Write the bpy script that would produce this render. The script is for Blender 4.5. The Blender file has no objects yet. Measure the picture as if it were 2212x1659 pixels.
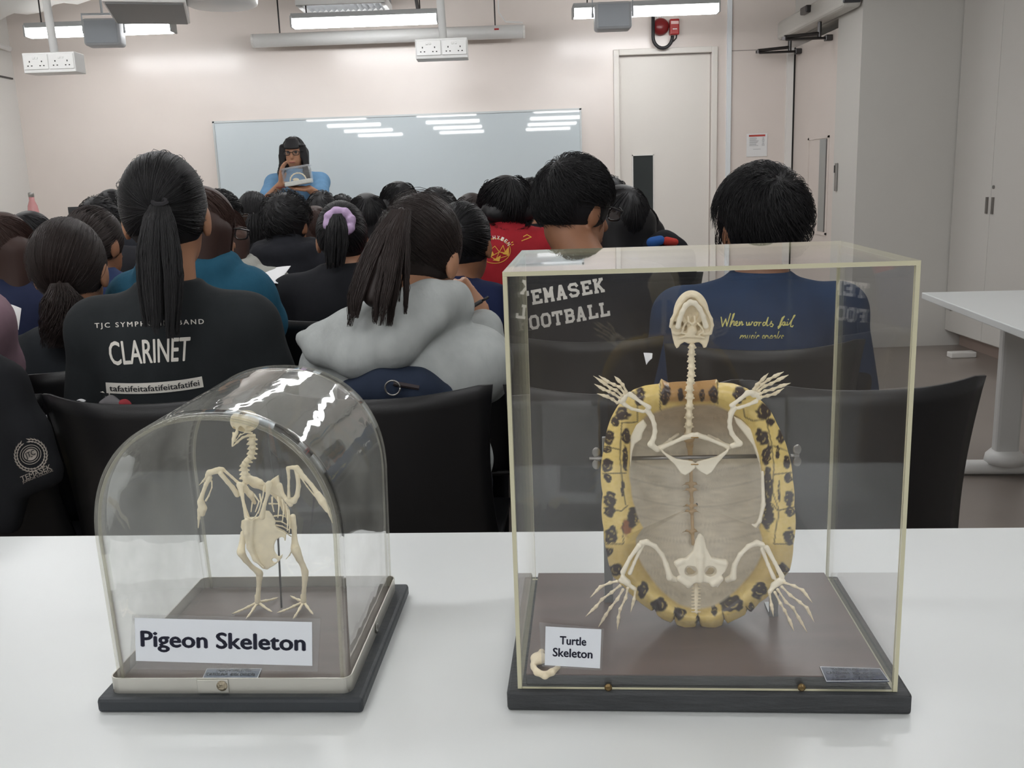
import bpy, bmesh, math, random
import numpy as np
from mathutils import Vector, Matrix

SC = bpy.context.scene
COL = SC.collection
V3 = lambda *a: np.array(a, float)

# ---------------------------------------------------------------- camera
CAM_F, CAM_PITCH, CAM_ROLL, CAM_H = 2045.0, 0.2114, -0.0360, 1.2
_cp, _sp, _cr, _sr = math.cos(CAM_PITCH), math.sin(CAM_PITCH), math.cos(CAM_ROLL), math.sin(CAM_ROLL)
_right0, _up0, _fwd = V3(1, 0, 0), V3(0, _sp, _cp), V3(0, _cp, -_sp)
_r = _cr * _right0 + _sr * _up0
_u = -_sr * _right0 + _cr * _up0
cam_data = bpy.data.cameras.new('camera')
cam = bpy.data.objects.new('camera', cam_data)
COL.objects.link(cam)
cam.matrix_world = Matrix(((_r[0], _u[0], -_fwd[0], 0), (_r[1], _u[1], -_fwd[1], 0), (_r[2], _u[2], -_fwd[2], CAM_H), (0, 0, 0, 1)))
cam_data.sensor_fit = 'HORIZONTAL'
cam_data.sensor_width = 36.0
cam_data.lens = CAM_F / 2212.0 * 36.0
cam_data.clip_start = 0.05
cam_data.clip_end = 60
SC.camera = cam

# ---------------------------------------------------------------- world, exposure
w = bpy.data.worlds.new('world')
SC.world = w
w.use_nodes = True
w.node_tree.nodes['Background'].inputs[0].default_value = (0.8, 0.85, 0.9, 1)
w.node_tree.nodes['Background'].inputs[1].default_value = 0.15
vs = SC.view_settings
vs.view_transform = 'Standard'
vs.look = 'None'
vs.gamma = 1.0
vs.use_curve_mapping = False
vs.exposure = 0.0
LAMP_STRENGTH = 23.0
SC.cycles.transparent_max_bounces = 24
SC.cycles.max_bounces = 7
SC.cycles.adaptive_threshold = 0.02


def ray(px, py):
    X, Y = px - 1106.0, py - 829.5
    u = _cr * X + _sr * Y
    v = -_sr * X + _cr * Y
    return V3(u / CAM_F, _cp - v / CAM_F * _sp, -_sp - v / CAM_F * _cp)


def at(px, py, y=None, z=None, x=None):
    """the point of the room seen at this pixel of the photograph, at a known distance y, height z or side x"""
    r = ray(px, py)
    t = y / r[1] if y is not None else ((z - CAM_H) / r[2] if z is not None else x / r[0])
    return V3(0, 0, CAM_H) + t * r


# ---------------------------------------------------------------- materials
def lin(c):
    return tuple(((v / 255.0) / 12.92 if v / 255.0 <= 0.04045 else ((v / 255.0 + 0.055) / 1.055) ** 2.4) for v in c)


_M = {}


def mat(name, rgb=(200, 200, 200), rough=0.5, spec=0.5, metal=0.0, bump=0.0, bscale=80.0, stretch=None, var=0.0, vscale=6.0, attr=None, emit=0.0, coat=0.0):
    """principled material with optional noise bump and a slight mottling of its colour"""
    if name in _M:
        return _M[name]
    m = bpy.data.materials.new(name)
    m.use_nodes = True
    nt = m.node_tree
    b = nt.nodes['Principled BSDF']
    c = (*lin(rgb), 1)
    b.inputs['Base Color'].default_value = c
    b.inputs['Roughness'].default_value = rough
    b.inputs['Specular IOR Level'].default_value = spec
    b.inputs['Metallic'].default_value = metal
    if coat:
        b.inputs['Coat Weight'].default_value = coat
        b.inputs['Coat Roughness'].default_value = 0.12
    if emit:
        b.inputs['Emission Color'].default_value = (0.98, 0.99, 1.0, 1)
        b.inputs['Emission Strength'].default_value = emit
    if attr:
        a = nt.nodes.new('ShaderNodeAttribute')
        a.attribute_name = attr
        nt.links.new(a.outputs['Color'], b.inputs['Base Color'])
    if bump or var:
        tc = nt.nodes.new('ShaderNodeTexCoord')
        mp = nt.nodes.new('ShaderNodeMapping')
        nt.links.new(tc.outputs['Object'], mp.inputs['Vector'])
        if stretch:
            mp.inputs['Scale'].default_value = stretch
        if bump:
            n = nt.nodes.new('ShaderNodeTexNoise')
            n.inputs['Scale'].default_value = bscale
            n.inputs['Detail'].default_value = 4
            bp = nt.nodes.new('ShaderNodeBump')
            bp.inputs['Strength'].default_value = bump
            bp.inputs['Distance'].default_value = 0.01
            nt.links.new(mp.outputs[0], n.inputs['Vector'])
            nt.links.new(n.outputs['Fac'], bp.inputs['Height'])
            nt.links.new(bp.outputs[0], b.inputs['Normal'])
        if var:
            n = nt.nodes.new('ShaderNodeTexNoise')
            n.inputs['Scale'].default_value = vscale
            n.inputs['Detail'].default_value = 5
            nt.links.new(mp.outputs[0], n.inputs['Vector'])
            rp = nt.nodes.new('ShaderNodeValToRGB')
            rp.color_ramp.elements[0].position = 0.3
            rp.color_ramp.elements[1].position = 0.7
            d = 1 - var
            rp.color_ramp.elements[0].color = (c[0] * d, c[1] * d, c[2] * d, 1)
            rp.color_ramp.elements[1].color = (min(1, c[0] * (1 + var)), min(1, c[1] * (1 + var)), min(1, c[2] * (1 + var)), 1)
            nt.links.new(n.outputs['Fac'], rp.inputs['Fac'])
            if attr:
                mx = nt.nodes.new('ShaderNodeMix')
                mx.data_type = 'RGBA'
                mx.blend_type = 'MULTIPLY'
                mx.inputs['Factor'].default_value = 1
                nt.links.new(a.outputs['Color'], mx.inputs['A'])
                nt.links.new(rp.outputs[0], mx.inputs['B'])
                nt.links.new(mx.outputs['Result'], b.inputs['Base Color'])
            else:
                nt.links.new(rp.outputs[0], b.inputs['Base Color'])
    _M[name] = m
    return m


def clear(name, tint=(0.96, 0.97, 0.96), dust=0.03, dscale=14.0, rough=0.03, dustcol=(0.75, 0.75, 0.72), stretch=(1, 1, 1), thresh=0.5, wav=0.0, ior=1.49):
    """thin clear acrylic: passes light, mirrors by fresnel, carries a film of dust and scuffs"""
    m = bpy.data.materials.new(name)
    m.use_nodes = True
    nt = m.node_tree
    nt.nodes.clear()
    N = nt.nodes.new
    L = nt.links.new
    out = N('ShaderNodeOutputMaterial')
    tr = N('ShaderNodeBsdfTransparent')
    tr.inputs[0].default_value = (*tint, 1)
    gl = N('ShaderNodeBsdfGlossy')
    gl.inputs['Roughness'].default_value = rough
    gl.inputs[0].default_value = (1, 1, 1, 1)
    fr = N('ShaderNodeFresnel')
    ge = N('ShaderNodeNewGeometry')
    iv = N('ShaderNodeMapRange')      # a sheet has two faces: use the outside index on both
    iv.inputs['To Min'].default_value = ior
    iv.inputs['To Max'].default_value = 1 / ior
    L(ge.outputs['Backfacing'], iv.inputs['Value'])
    L(iv.outputs[0], fr.inputs['IOR'])
    mx = N('ShaderNodeMixShader')
    L(fr.outputs[0], mx.inputs[0])
    L(tr.outputs[0], mx.inputs[1])
    L(gl.outputs[0], mx.inputs[2])
    df = N('ShaderNodeBsdfDiffuse')
    df.inputs[0].default_value = (*dustcol, 1)
    tl = N('ShaderNodeBsdfTranslucent')
    tl.inputs[0].default_value = (*dustcol, 1)
    dm = N('ShaderNodeMixShader')
    dm.inputs[0].default_value = 0.5
    L(df.outputs[0], dm.inputs[1])
    L(tl.outputs[0], dm.inputs[2])
    tc = N('ShaderNodeTexCoord')
    mp = N('ShaderNodeMapping')
    mp.inputs['Scale'].default_value = stretch
    L(tc.outputs['Object'], mp.inputs[0])
    n = N('ShaderNodeTexNoise')
    n.inputs['Scale'].default_value = dscale
    n.inputs['Detail'].default_value = 8
    n.inputs['Roughness'].default_value = 0.65
    L(mp.outputs[0], n.inputs['Vector'])
    rg = N('ShaderNodeMapRange')
    rg.inputs['From Min'].default_value = thresh - 0.12
    rg.inputs['From Max'].default_value = thresh + 0.25
    rg.inputs['To Min'].default_value = dust * 0.25
    rg.inputs['To Max'].default_value = dust
    L(n.outputs['Fac'], rg.inputs['Value'])
    m2 = N('ShaderNodeMixShader')
    L(rg.outputs[0], m2.inputs[0])
    L(mx.outputs[0], m2.inputs[1])
    L(dm.outputs[0], m2.inputs[2])
    if wav:
        wv = N('ShaderNodeTexNoise')
        wv.inputs['Scale'].default_value = 34
        wv.inputs['Detail'].default_value = 2
        bp = N('ShaderNodeBump')
        bp.inputs['Strength'].default_value = wav
        bp.inputs['Distance'].default_value = 0.004
        L(mp.outputs[0], wv.inputs['Vector'])
        L(wv.outputs['Fac'], bp.inputs['Height'])
        L(bp.outputs[0], gl.inputs['Normal'])
    L(m2.outputs[0], out.inputs[0])
    _M[name] = m
    return m


# ---------------------------------------------------------------- objects
def tag(o, label=None, cat=None, group=None, kind=None):
    if label: o['label'] = label
    if cat: o['category'] = cat
    if group: o['group'] = group
    if kind: o['kind'] = kind
    return o


def empty(name, loc, label=None, cat=None, group=None, rz=0.0):
    o = bpy.data.objects.new(name, None)
    o.empty_display_size = 0.05
    COL.objects.link(o)
    o.location = tuple(loc)
    o.rotation_euler = (0, 0, rz)
    return tag(o, label, cat, group)


def wloc(o):
    """an object's base point in the room (parents here are never rotated unless their parts are built in local coordinates)"""
    p = V3(*o.location)
    while o.parent is not None:
        o = o.parent
        p = p + V3(*o.location)
    return p


def mesh_obj(name, verts, faces, m, parent=None, smooth=False, loc=None, local=False):
    """one mesh object from points of the room; its origin goes to loc, or to its parent's base"""
    verts = np.asarray(verts, float).reshape(-1, 3)
    base = V3(0, 0, 0)
    if parent is not None and not local:
        base = wloc(parent)
    if loc is not None:
        base = V3(*loc)
    me = bpy.data.meshes.new(name)
    vv = verts - base
    if isinstance(faces, np.ndarray) and faces.ndim == 2:
        nf, k = faces.shape
        me.vertices.add(len(vv))
        me.vertices.foreach_set('co', vv.ravel())
        me.loops.add(nf * k)
        me.loops.foreach_set('vertex_index', faces.astype(np.int32).ravel())
        me.polygons.add(nf)
        me.polygons.foreach_set('loop_start', np.arange(0, nf * k, k, dtype=np.int32))
        me.polygons.foreach_set('loop_total', np.full(nf, k, np.int32))
        me.update(calc_edges=True)
    else:
        me.from_pydata([tuple(v) for v in vv], [], [tuple(int(i) for i in f) for f in faces])
        me.update()
    ms = m if isinstance(m, (list, tuple)) else [m]
    for x in ms: me.materials.append(x)
    if smooth:
        me.polygons.foreach_set('use_smooth', np.ones(len(me.polygons), bool))
    o = bpy.data.objects.new(name, me)
    COL.objects.link(o)
    if parent is not None:
        o.parent = parent
        if loc is not None:
            o.location = tuple(V3(*loc) - wloc(parent))
    else:
        o.location = tuple(base)
    return o


def frame(yaw):
    return V3(math.cos(yaw), math.sin(yaw), 0), V3(-math.sin(yaw), math.cos(yaw), 0), V3(0, 0, 1)


class MB:
    """gathers boxes, tubes, prisms and lathes and links them as ONE mesh"""

    def __init__(self): self.v, self.f, self.mi = [], [], []

    def add(self, vs, fs, mi=0):
        n = len(self.v)
        self.v += [V3(*p) for p in vs]
        self.f += [[i + n for i in f] for f in fs]
        self.mi += [mi] * len(fs)
        return self

    def box(self, c, s, yaw=0.0, bev=0.0, mi=0, R=None, seg=2):
        bm = bmesh.new()
        bmesh.ops.create_cube(bm, size=1)
        for v in bm.verts: v.co = Vector((v.co.x * s[0], v.co.y * s[1], v.co.z * s[2]))
        if bev:
            bmesh.ops.bevel(bm, geom=bm.edges[:], offset=min(bev, min(s) * 0.49), segments=seg, affect='EDGES', profile=0.5)
        ex, ey, ez = frame(yaw) if R is None else R
        bm.verts.index_update()
        vs = [V3(*c) + ex * v.co.x + ey * v.co.y + ez * v.co.z for v in bm.verts]
        self.add(vs, [[v.index for v in f.verts] for f in bm.faces], mi)
        bm.free()
        return self

    def tube(self, pts, r, n=10, mi=0, caps=True):
        pts = [V3(*p) for p in pts]
        rs = [r] * len(pts) if np.isscalar(r) else list(r)
        vs, fs = [], []
        up = None
        for i, p in enumerate(pts):
            t = pts[min(i + 1, len(pts) - 1)] - pts[max(i - 1, 0)]
            t = t / (np.linalg.norm(t) + 1e-12)
            if up is None:
                up = V3(0, 0, 1) if abs(t[2]) < 0.9 else V3(1, 0, 0)
            a = np.cross(up, t)
            a = a / (np.linalg.norm(a) + 1e-12)
            b = np.cross(t, a)
            up = b
            for k in range(n):
                an = 2 * math.pi * k / n
                vs.append(p + rs[i] * (math.cos(an) * a + math.sin(an) * b))
        for i in range(len(pts) - 1):
            for k in range(n):
                fs.append([i * n + k, i * n + (k + 1) % n, (i + 1) * n + (k + 1) % n, (i + 1) * n + k])
        if caps:
            fs.append(list(range(n))[::-1])
            fs.append([(len(pts) - 1) * n + k for k in range(n)])
        return self.add(vs, fs, mi)

    def prism(self, poly, d, mi=0):
        """poly: points of the room in order, swept along d"""
        n = len(poly)
        vs = [V3(*p) for p in poly] + [V3(*p) + V3(*d) for p in poly]
        fs = [list(range(n))[::-1], [n + i for i in range(n)]] + [[i, (i + 1) % n, n + (i + 1) % n, n + i] for i in range(n)]
        return self.add(vs, fs, mi)

    def lathe(self, c, prof, n=20, mi=0, ax=(0, 0, 1)):
        ax = V3(*ax)
        a = np.cross(ax, V3(0, 1, 0) if abs(ax[1]) < 0.9 else V3(1, 0, 0))
        a /= np.linalg.norm(a)
        b = np.cross(ax, a)
        vs, fs = [], []
        for (r, z) in prof:
            for k in range(n):
                an = 2 * math.pi * k / n
                vs.append(V3(*c) + ax * z + r * (math.cos(an) * a + math.sin(an) * b))
        for i in range(len(prof) - 1):
            for k in range(n):
                fs.append([i * n + k, i * n + (k + 1) % n, (i + 1) * n + (k + 1) % n, (i + 1) * n + k])
        fs.append(list(range(n))[::-1])
        fs.append([(len(prof) - 1) * n + k for k in range(n)])
        return self.add(vs, fs, mi)

    def build(self, name, m, parent=None, smooth=False, loc=None, local=False):
        o = mesh_obj(name, np.array(self.v), self.f, m, parent, smooth, loc, local)
        if any(self.mi):
            o.data.polygons.foreach_set('material_index', np.array(self.mi, np.int32))
        return o


def box(name, c, s, m, parent=None, yaw=0.0, bev=0.0, loc=None, local=False):
    return MB().box(c, s, yaw, bev).build(name, m, parent, False, loc, local)


def copy_tree(o, parent=None):
    c = o.copy()
    COL.objects.link(c)
    if parent is not None: c.parent = parent
    for ch in list(o.children): copy_tree(ch, c)
    return c


# ---------------------------------------------------------------- flat lettering
def text2d(s, bold=0.0, shear=0.0, spacing=1.0):
    """a line of lettering as a flat mesh in a 0..1 by 0..1 box; returns points, faces, width/height"""
    cu = bpy.data.curves.new('lettering', 'FONT')
    cu.body = s
    cu.shear = shear
    cu.space_character = spacing
    cu.resolution_u = 3
    o = bpy.data.objects.new('lettering', cu)
    COL.objects.link(o)
    dg = bpy.context.evaluated_depsgraph_get()
    me = o.evaluated_get(dg).to_mesh()
    v = np.array([p.co[:2] for p in me.vertices])
    f = [list(p.vertices) for p in me.polygons]
    o.evaluated_get(dg).to_mesh_clear()
    bpy.data.objects.remove(o)
    bpy.data.curves.remove(cu)
    if bold:                       # heavier strokes: the line set three times, a hair apart
        n = len(v)
        v = np.concatenate([v + np.array(q) for q in ((-bold, 0), (bold, 0), (0, bold * .7), (0, -bold * .7))])
        f = [[i + k * n for i in g] for k in range(4) for g in f]
    lo, hi = v.min(0), v.max(0)
    return (v - lo) / (hi - lo), f, (hi[0] - lo[0]) / (hi[1] - lo[1])


def strokes2d(lines, wd, asp=1.0):
    """thick strokes (lists of points) as a flat mesh; asp = width/height of the box the points live in"""
    V, Fc = [], []
    for ln in lines:
        ln = [V3(p[0] * asp, p[1], 0)[:2] for p in ln]
        for i in range(len(ln) - 1):
            a, b = ln[i], ln[i + 1]
            t = b - a
            L = np.linalg.norm(t)
            if L < 1e-9: continue
            t = t / L
            nn = np.array([-t[1], t[0]]) * wd / 2
            ea = t * wd * (0.35 if i > 0 else 0.0)
            eb = t * wd * (0.35 if i < len(ln) - 2 else 0.0)
            k = len(V)
            V += [a - ea - nn, b + eb - nn, b + eb + nn, a - ea + nn]
            Fc.append([k, k + 1, k + 2, k + 3])
    v = np.array(V)
    v[:, 0] /= asp
    return v, Fc


SLAB = {
    'T': [[(.08, .9), (.92, .9)], [(.5, .9), (.5, .0)], [(.28, .09), (.72, .09)], [(.1, .99), (.1, .66)], [(.9, .99), (.9, .66)]],
    'E': [[(.28, 0), (.28, 1)], [(.06, .9), (.95, .9)], [(.06, .1), (.95, .1)], [(.28, .5), (.62, .5)], [(.9, .99), (.9, .7)], [(.9, .01), (.9, .3)], [(.62, .62), (.62, .38)]],
    'M': [[(.2, 0), (.2, 1)], [(.2, .95), (.5, .3)], [(.5, .3), (.8, .95)], [(.8, 1), (.8, 0)], [(.03, .08), (.37, .08)], [(.63, .08), (.97, .08)], [(.03, .92), (.25, .92)], [(.75, .92), (.97, .92)]],
    'A': [[(.2, .05), (.46, .95)], [(.54, .95), (.8, .05)], [(.36, .92), (.64, .92)], [(.3, .34), (.7, .34)], [(.02, .08), (.4, .08)], [(.6, .08), (.98, .08)]],
    'S': [[(.88, .7), (.72, .9), (.3, .9), (.13, .76), (.13, .64), (.3, .54), (.7, .47), (.87, .36), (.87, .24), (.7, .1), (.28, .1), (.12, .3)]],
    'K': [[(.24, 0), (.24, 1)], [(.26, .4), (.8, .9)], [(.45, .56), (.82, .1)], [(.04, .08), (.44, .08)], [(.04, .92), (.44, .92)], [(.62, .08), (.99, .08)], [(.6, .92), (.97, .92)]],
    'F': [[(.28, 0), (.28, 1)], [(.06, .9), (.95, .9)], [(.06, .09), (.52, .09)], [(.28, .5), (.65, .5)], [(.9, .99), (.9, .68)]],
    'O': [[(.5, .9), (.3, .9), (.14, .74), (.14, .26), (.3, .1), (.7, .1), (.86, .26), (.86, .74), (.7, .9), (.5, .9)]],
    'B': [[(.26, 0), (.26, 1)], [(.05, .9), (.7, .9), (.85, .8), (.85, .63), (.7, .52), (.26, .52)], [(.7, .52), (.88, .42), (.88, .22), (.72, .1), (.05, .1)]],
    'L': [[(.28, 0), (.28, 1)], [(.06, .92), (.52, .92)], [(.06, .1), (.95, .1)], [(.9, .01), (.9, .36)]],
}


def slab2d(word, gap=0.12, asp=0.78, wd=0.2):
    V, Fc = [], []
    x = 0.0
    for ch in word:
        v, f = strokes2d(SLAB[ch], wd, asp)
        v = v.copy()
        v[:, 0] = v[:, 0] * asp + x
        Fc += [[i + sum(len(q) for q in V) for i in g] for g in f]
        V.append(v)
        x += asp + gap
    v = np.concatenate(V)
    v[:, 0] /= (x - gap)
    return v, Fc


def on_plane(v, f, o, ex, ey, name, m, parent, off=0.0004):
    """flat print on a plane: box corner o, ex along the line, ey up"""
    o, ex, ey = V3(*o), V3(*ex), V3(*ey)
    n = np.cross(ex, ey)
    n /= np.linalg.norm(n)
    P = [o + ex * a + ey * b + n * off for a, b in v]
    return mesh_obj(name, P, f, m, parent)


# ---------------------------------------------------------------- smooth solids from distance fields
def unit(v):
    v = np.asarray(v, float)
    return v / (np.linalg.norm(v) + 1e-12)


class SDF:
    def __init__(self, k=0.01): self.p, self.k = [], k

    def cone(self, a, b, ra, rb=None, k=None, sub=False):
        a, b = V3(*a), V3(*b)
        rb = ra if rb is None else rb
        lo, hi = np.minimum(a - ra, b - rb), np.maximum(a + ra, b + rb)
        ba = b - a
        l2 = max(float(ba @ ba), 1e-12)

        def fn(X, a=a, ba=ba, l2=l2, ra=ra, rb=rb):
            pa = X - a
            t = np.clip(pa @ ba / l2, 0, 1)
            d = pa - t[..., None] * ba
            return np.sqrt((d * d).sum(-1)) - (ra + (rb - ra) * t)
        self.p.append((fn, lo, hi, self.k if k is None else k, sub))
        return self

    def chain(self, pts, rs, k=None):
        rs = [rs] * len(pts) if np.isscalar(rs) else rs
        for i in range(len(pts) - 1): self.cone(pts[i], pts[i + 1], rs[i], rs[i + 1], k)
        return self

    def ell(self, c, r, R=None, k=None, sub=False):
        c, r = V3(*c), V3(*r)
        R = np.eye(3) if R is None else np.asarray(R, float)      # columns = axes
        e = np.sqrt(((R * r) ** 2).sum(1))

        def fn(X, c=c, r=r, R=R):
            q = (X - c) @ R
            k0 = np.sqrt(((q / r) ** 2).sum(-1))
            k1 = np.sqrt(((q / (r * r)) ** 2).sum(-1))
            return k0 * (k0 - 1.0) / (k1 + 1e-9)
        self.p.append((fn, c - e, c + e, self.k if k is None else k, sub))
        return self

    def boxp(self, c, s, R=None, rd=0.0, k=None, sub=False):
        c, h = V3(*c), V3(*s) / 2 - rd
        R = np.eye(3) if R is None else np.asarray(R, float)
        e = (np.abs(R) * (h + rd)).sum(1)

        def fn(X, c=c, h=h, R=R, rd=rd):
            q = np.abs((X - c) @ R) - h
            return np.sqrt((np.maximum(q, 0) ** 2).sum(-1)) + np.minimum(q.max(-1), 0) - rd
        self.p.append((fn, c - e, c + e, self.k if k is None else k, sub))
        return self

    def plate(self, pts, th, k=None, bulge=None, sub=False, rd=0.0):
        """a polygon of the room (roughly flat), th thick"""
        P = np.array(pts, float)
        o = P.mean(0)
        _, _, vt = np.linalg.svd(P - o)
        ex, ey, n = vt[0], vt[1], vt[2]
        q = np.stack([(P - o) @ ex, (P - o) @ ey], 1)
        lo, hi = P.min(0) - th, P.max(0) + th

        def fn(X, o=o, ex=ex, ey=ey, n=n, q=q, th=th, rd=rd):
            x, y, z = (X - o) @ ex, (X - o) @ ey, (X - o) @ n
            d = np.full(x.shape, 1e9)
            s = np.ones(x.shape)
            m = len(q)
            for i in range(m):
                a, b = q[i], q[i - 1]
                e = b - a
                wx, wy = x - a[0], y - a[1]
                t = np.clip((wx * e[0] + wy * e[1]) / max(e @ e, 1e-14), 0, 1)
                d = np.minimum(d, (wx - e[0] * t) ** 2 + (wy - e[1] * t) ** 2)
                c1, c2, c3 = y >= a[1], y < b[1], e[0] * wy > e[1] * wx
                s = np.where((c1 & c2 & c3) | (~c1 & ~c2 & ~c3), -s, s)
            d2 = s * np.sqrt(d) + rd
            dz = np.abs(z) - th / 2 + rd
            return np.minimum(np.maximum(d2, dz), 0) + np.sqrt(np.maximum(d2, 0) ** 2 + np.maximum(dz, 0) ** 2) - rd
        self.p.append((fn, lo, hi, self.k if k is None else k, sub))
        return self

    @staticmethod
    def _mix(F, d, k, sub):
        if sub:
            return np.maximum(F, -d)
        if k <= 0:
            return np.minimum(F, d)
        h = np.maximum(k - np.abs(F - d), 0) / k
        return np.minimum(F, d) - h * h * k * 0.25

    def ev(self, X):
        F = np.full(X.shape[:-1], 1e3)
        for fn, lo, hi, k, sub in self.p: F = self._mix(F, fn(X), k, sub)
        return F

    def mesh(self, h, cut=None):
        lo = np.min([p[1] for p in self.p if not p[4]], 0) - 2.5 * h
        hi = np.max([p[2] for p in self.p if not p[4]], 0) + 2.5 * h
        n = np.ceil((hi - lo) / h).astype(int) + 1
        ax = [lo[i] + h * np.arange(n[i]) for i in range(3)]
        F = np.full(tuple(n), 1e3, np.float32)
        for fn, a, b, k, sub in self.p:
            mg = k + 2.5 * h
            i0 = np.clip(np.floor((a - mg - lo) / h).astype(int), 0, n)
            i1 = np.clip(np.ceil((b + mg - lo) / h).astype(int) + 1, 0, n)
            if (i1 <= i0).any(): continue
            sl = tuple(slice(i0[j], i1[j]) for j in range(3))
            G = np.stack(np.meshgrid(*[ax[j][sl[j]] for j in range(3)], indexing='ij'), -1)
            F[sl] = self._mix(F[sl], fn(G), k, sub)
        if cut is not None:
            G = np.stack(np.meshgrid(*ax, indexing='ij'), -1)
            F = np.maximum(F, cut(G))
        return nets(F, lo, h)


def nets(F, lo, h):
    S = F < 0
    c = S[:-1, :-1, :-1].astype(np.int8)
    tot = np.zeros(c.shape, np.int8)
    for dx in (0, 1):
        for dy in (0, 1):
            for dz in (0, 1):
                tot += S[dx:S.shape[0] - 1 + dx, dy:S.shape[1] - 1 + dy, dz:S.shape[2] - 1 + dz]
    act = np.argwhere((tot > 0) & (tot < 8))
    if len(act) == 0: return np.zeros((0, 3)), np.zeros((0, 4), int)
    idx = np.full(c.shape, -1, np.int64)
    idx[tuple(act.T)] = np.arange(len(act))
    off = np.array([(a, b, d) for a in (0, 1) for b in (0, 1) for d in (0, 1)])
    val = np.stack([F[tuple((act + o).T)] for o in off], 1).astype(float)
    acc = np.zeros((len(act), 3))
    cnt = np.zeros(len(act))
    for i in range(8):
        for j in range(i + 1, 8):
            if np.abs(off[i] - off[j]).sum() != 1: continue
            a, b = val[:, i], val[:, j]
            m = (a < 0) != (b < 0)
            t = np.where(m, a / np.where(m, a - b, 1), 0)
            acc[m] += (off[i] + t[:, None] * (off[j] - off[i]))[m]
            cnt[m] += 1
    V = lo + h * (act + acc / cnt[:, None])
    Q = []
    for axx in range(3):
        o1, o2 = [(1, 2), (2, 0), (0, 1)][axx]
        sl0, sl1 = [slice(None)] * 3, [slice(None)] * 3
        sl0[axx], sl1[axx] = slice(0, -1), slice(1, None)
        A, B = S[tuple(sl0)], S[tuple(sl1)]
        for flip in (False, True):
            e = np.argwhere((A & ~B) if not flip else (~A & B))
            if len(e) == 0: continue
            ok = (e[:, o1] > 0) & (e[:, o2] > 0) & (e[:, o1] < S.shape[o1] - 1) & (e[:, o2] < S.shape[o2] - 1)
            e = e[ok]
            d1, d2 = np.zeros(3, int), np.zeros(3, int)
            d1[o1], d2[o2] = 1, 1
            q = np.stack([idx[tuple((e - d1 - d2).T)], idx[tuple((e - d2).T)], idx[tuple(e.T)], idx[tuple((e - d1).T)]], 1)
            Q.append(q[:, ::-1] if flip else q)
    Q = np.concatenate(Q)
    return V, Q[(Q >= 0).all(1)]


def solid(name, sdf, h, m, parent=None, cut=None, loc=None):
    v, f = sdf.mesh(h, cut)
    return mesh_obj(name, v, f, m, parent, True, loc)


def hit(o, px):
    """where the view rays through these pixels (N,2) meet a mesh object; misses come back as nan"""
    from mathutils.bvhtree import BVHTree
    if 'bvh' not in _BV or _BV['bvh'][0] != o.name:
        me = o.data
        b = wloc(o)
        _BV['bvh'] = (o.name, BVHTree.FromPolygons([Vector(b) + v.co for v in me.vertices], [tuple(p.vertices) for p in me.polygons]))
    t = _BV['bvh'][1]
    out = []
    for x, y in px:
        d = Vector(unit(ray(x, y)))
        q = t.ray_cast(Vector((0, 0, CAM_H)), d)
        out.append(V3(*(q[0] - d * .0014)) if q[0] is not None else V3(np.nan, np.nan, np.nan))
    return np.array(out)


_BV = {}


def decal(name, v, f, quad, sdf, m, parent):
    """a print on cloth: flat lettering laid over the solid it is printed on; quad = its corners BL, BR, TR, TL in the photograph"""
    q = np.array(quad, float)
    u, w_ = v[:, :1], v[:, 1:2]
    px = q[0] * (1 - u) * (1 - w_) + q[1] * u * (1 - w_) + q[2] * u * w_ + q[3] * (1 - u) * w_
    P = hit(sdf, px)      # sdf: the cloth's own mesh object
    bad = np.isnan(P).any(1)
    P = np.nan_to_num(P)
    f = [g for g in f if not bad[list(g)].any()]
    if not f: return None
    used = sorted({i for g in f for i in g})
    mp = {i: k for k, i in enumerate(used)}
    return mesh_obj(name, P[used], [[mp[i] for i in g] for g in f], m, parent)
# ---------------------------------------------------------------- the room
WF, WL, WR, WN, ZC = 7.8, -3.816, 2.31, -9.5, 3.0
m_wall = mat('wall paint warm', (222, 212, 205), 0.24, 0.6, var=0.03, vscale=1.5, bump=0.02, bscale=300)
m_wallr = mat('wall paint grey', (204, 202, 197), 0.5, 0.4, var=0.03, vscale=1.2)
m_white = mat('white paint', (226, 224, 220), 0.4, 0.5)
m_door = mat('door laminate', (226, 221, 214), 0.38, 0.5, var=0.02, vscale=2)
m_doorr = mat('side door laminate', (214, 204, 197), 0.4, 0.5, var=0.03, vscale=2)
m_floor = mat('grey vinyl floor', (140, 131, 124), 0.3, 0.5, var=0.06, vscale=3)
m_ceil = mat('ceiling paint', (214, 211, 206), 0.8, 0.2)
m_dark = mat('dark gap', (30, 28, 27), 0.6)
m_steel = mat('brushed steel', (150, 148, 145), 0.35, 0.5, 0.9)
m_dsteel = mat('dark steel', (70, 68, 68), 0.3, 0.5, 0.8)
m_whmetal = mat('white enamel', (225, 225, 223), 0.35, 0.5)
m_grey = mat('grey plastic', (168, 171, 174), 0.5, 0.4)
m_red = mat('alarm red', (170, 40, 38), 0.35)
m_black = mat('black rubber', (38, 38, 40), 0.5)


def struct(o): return tag(o, kind='structure')


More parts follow.
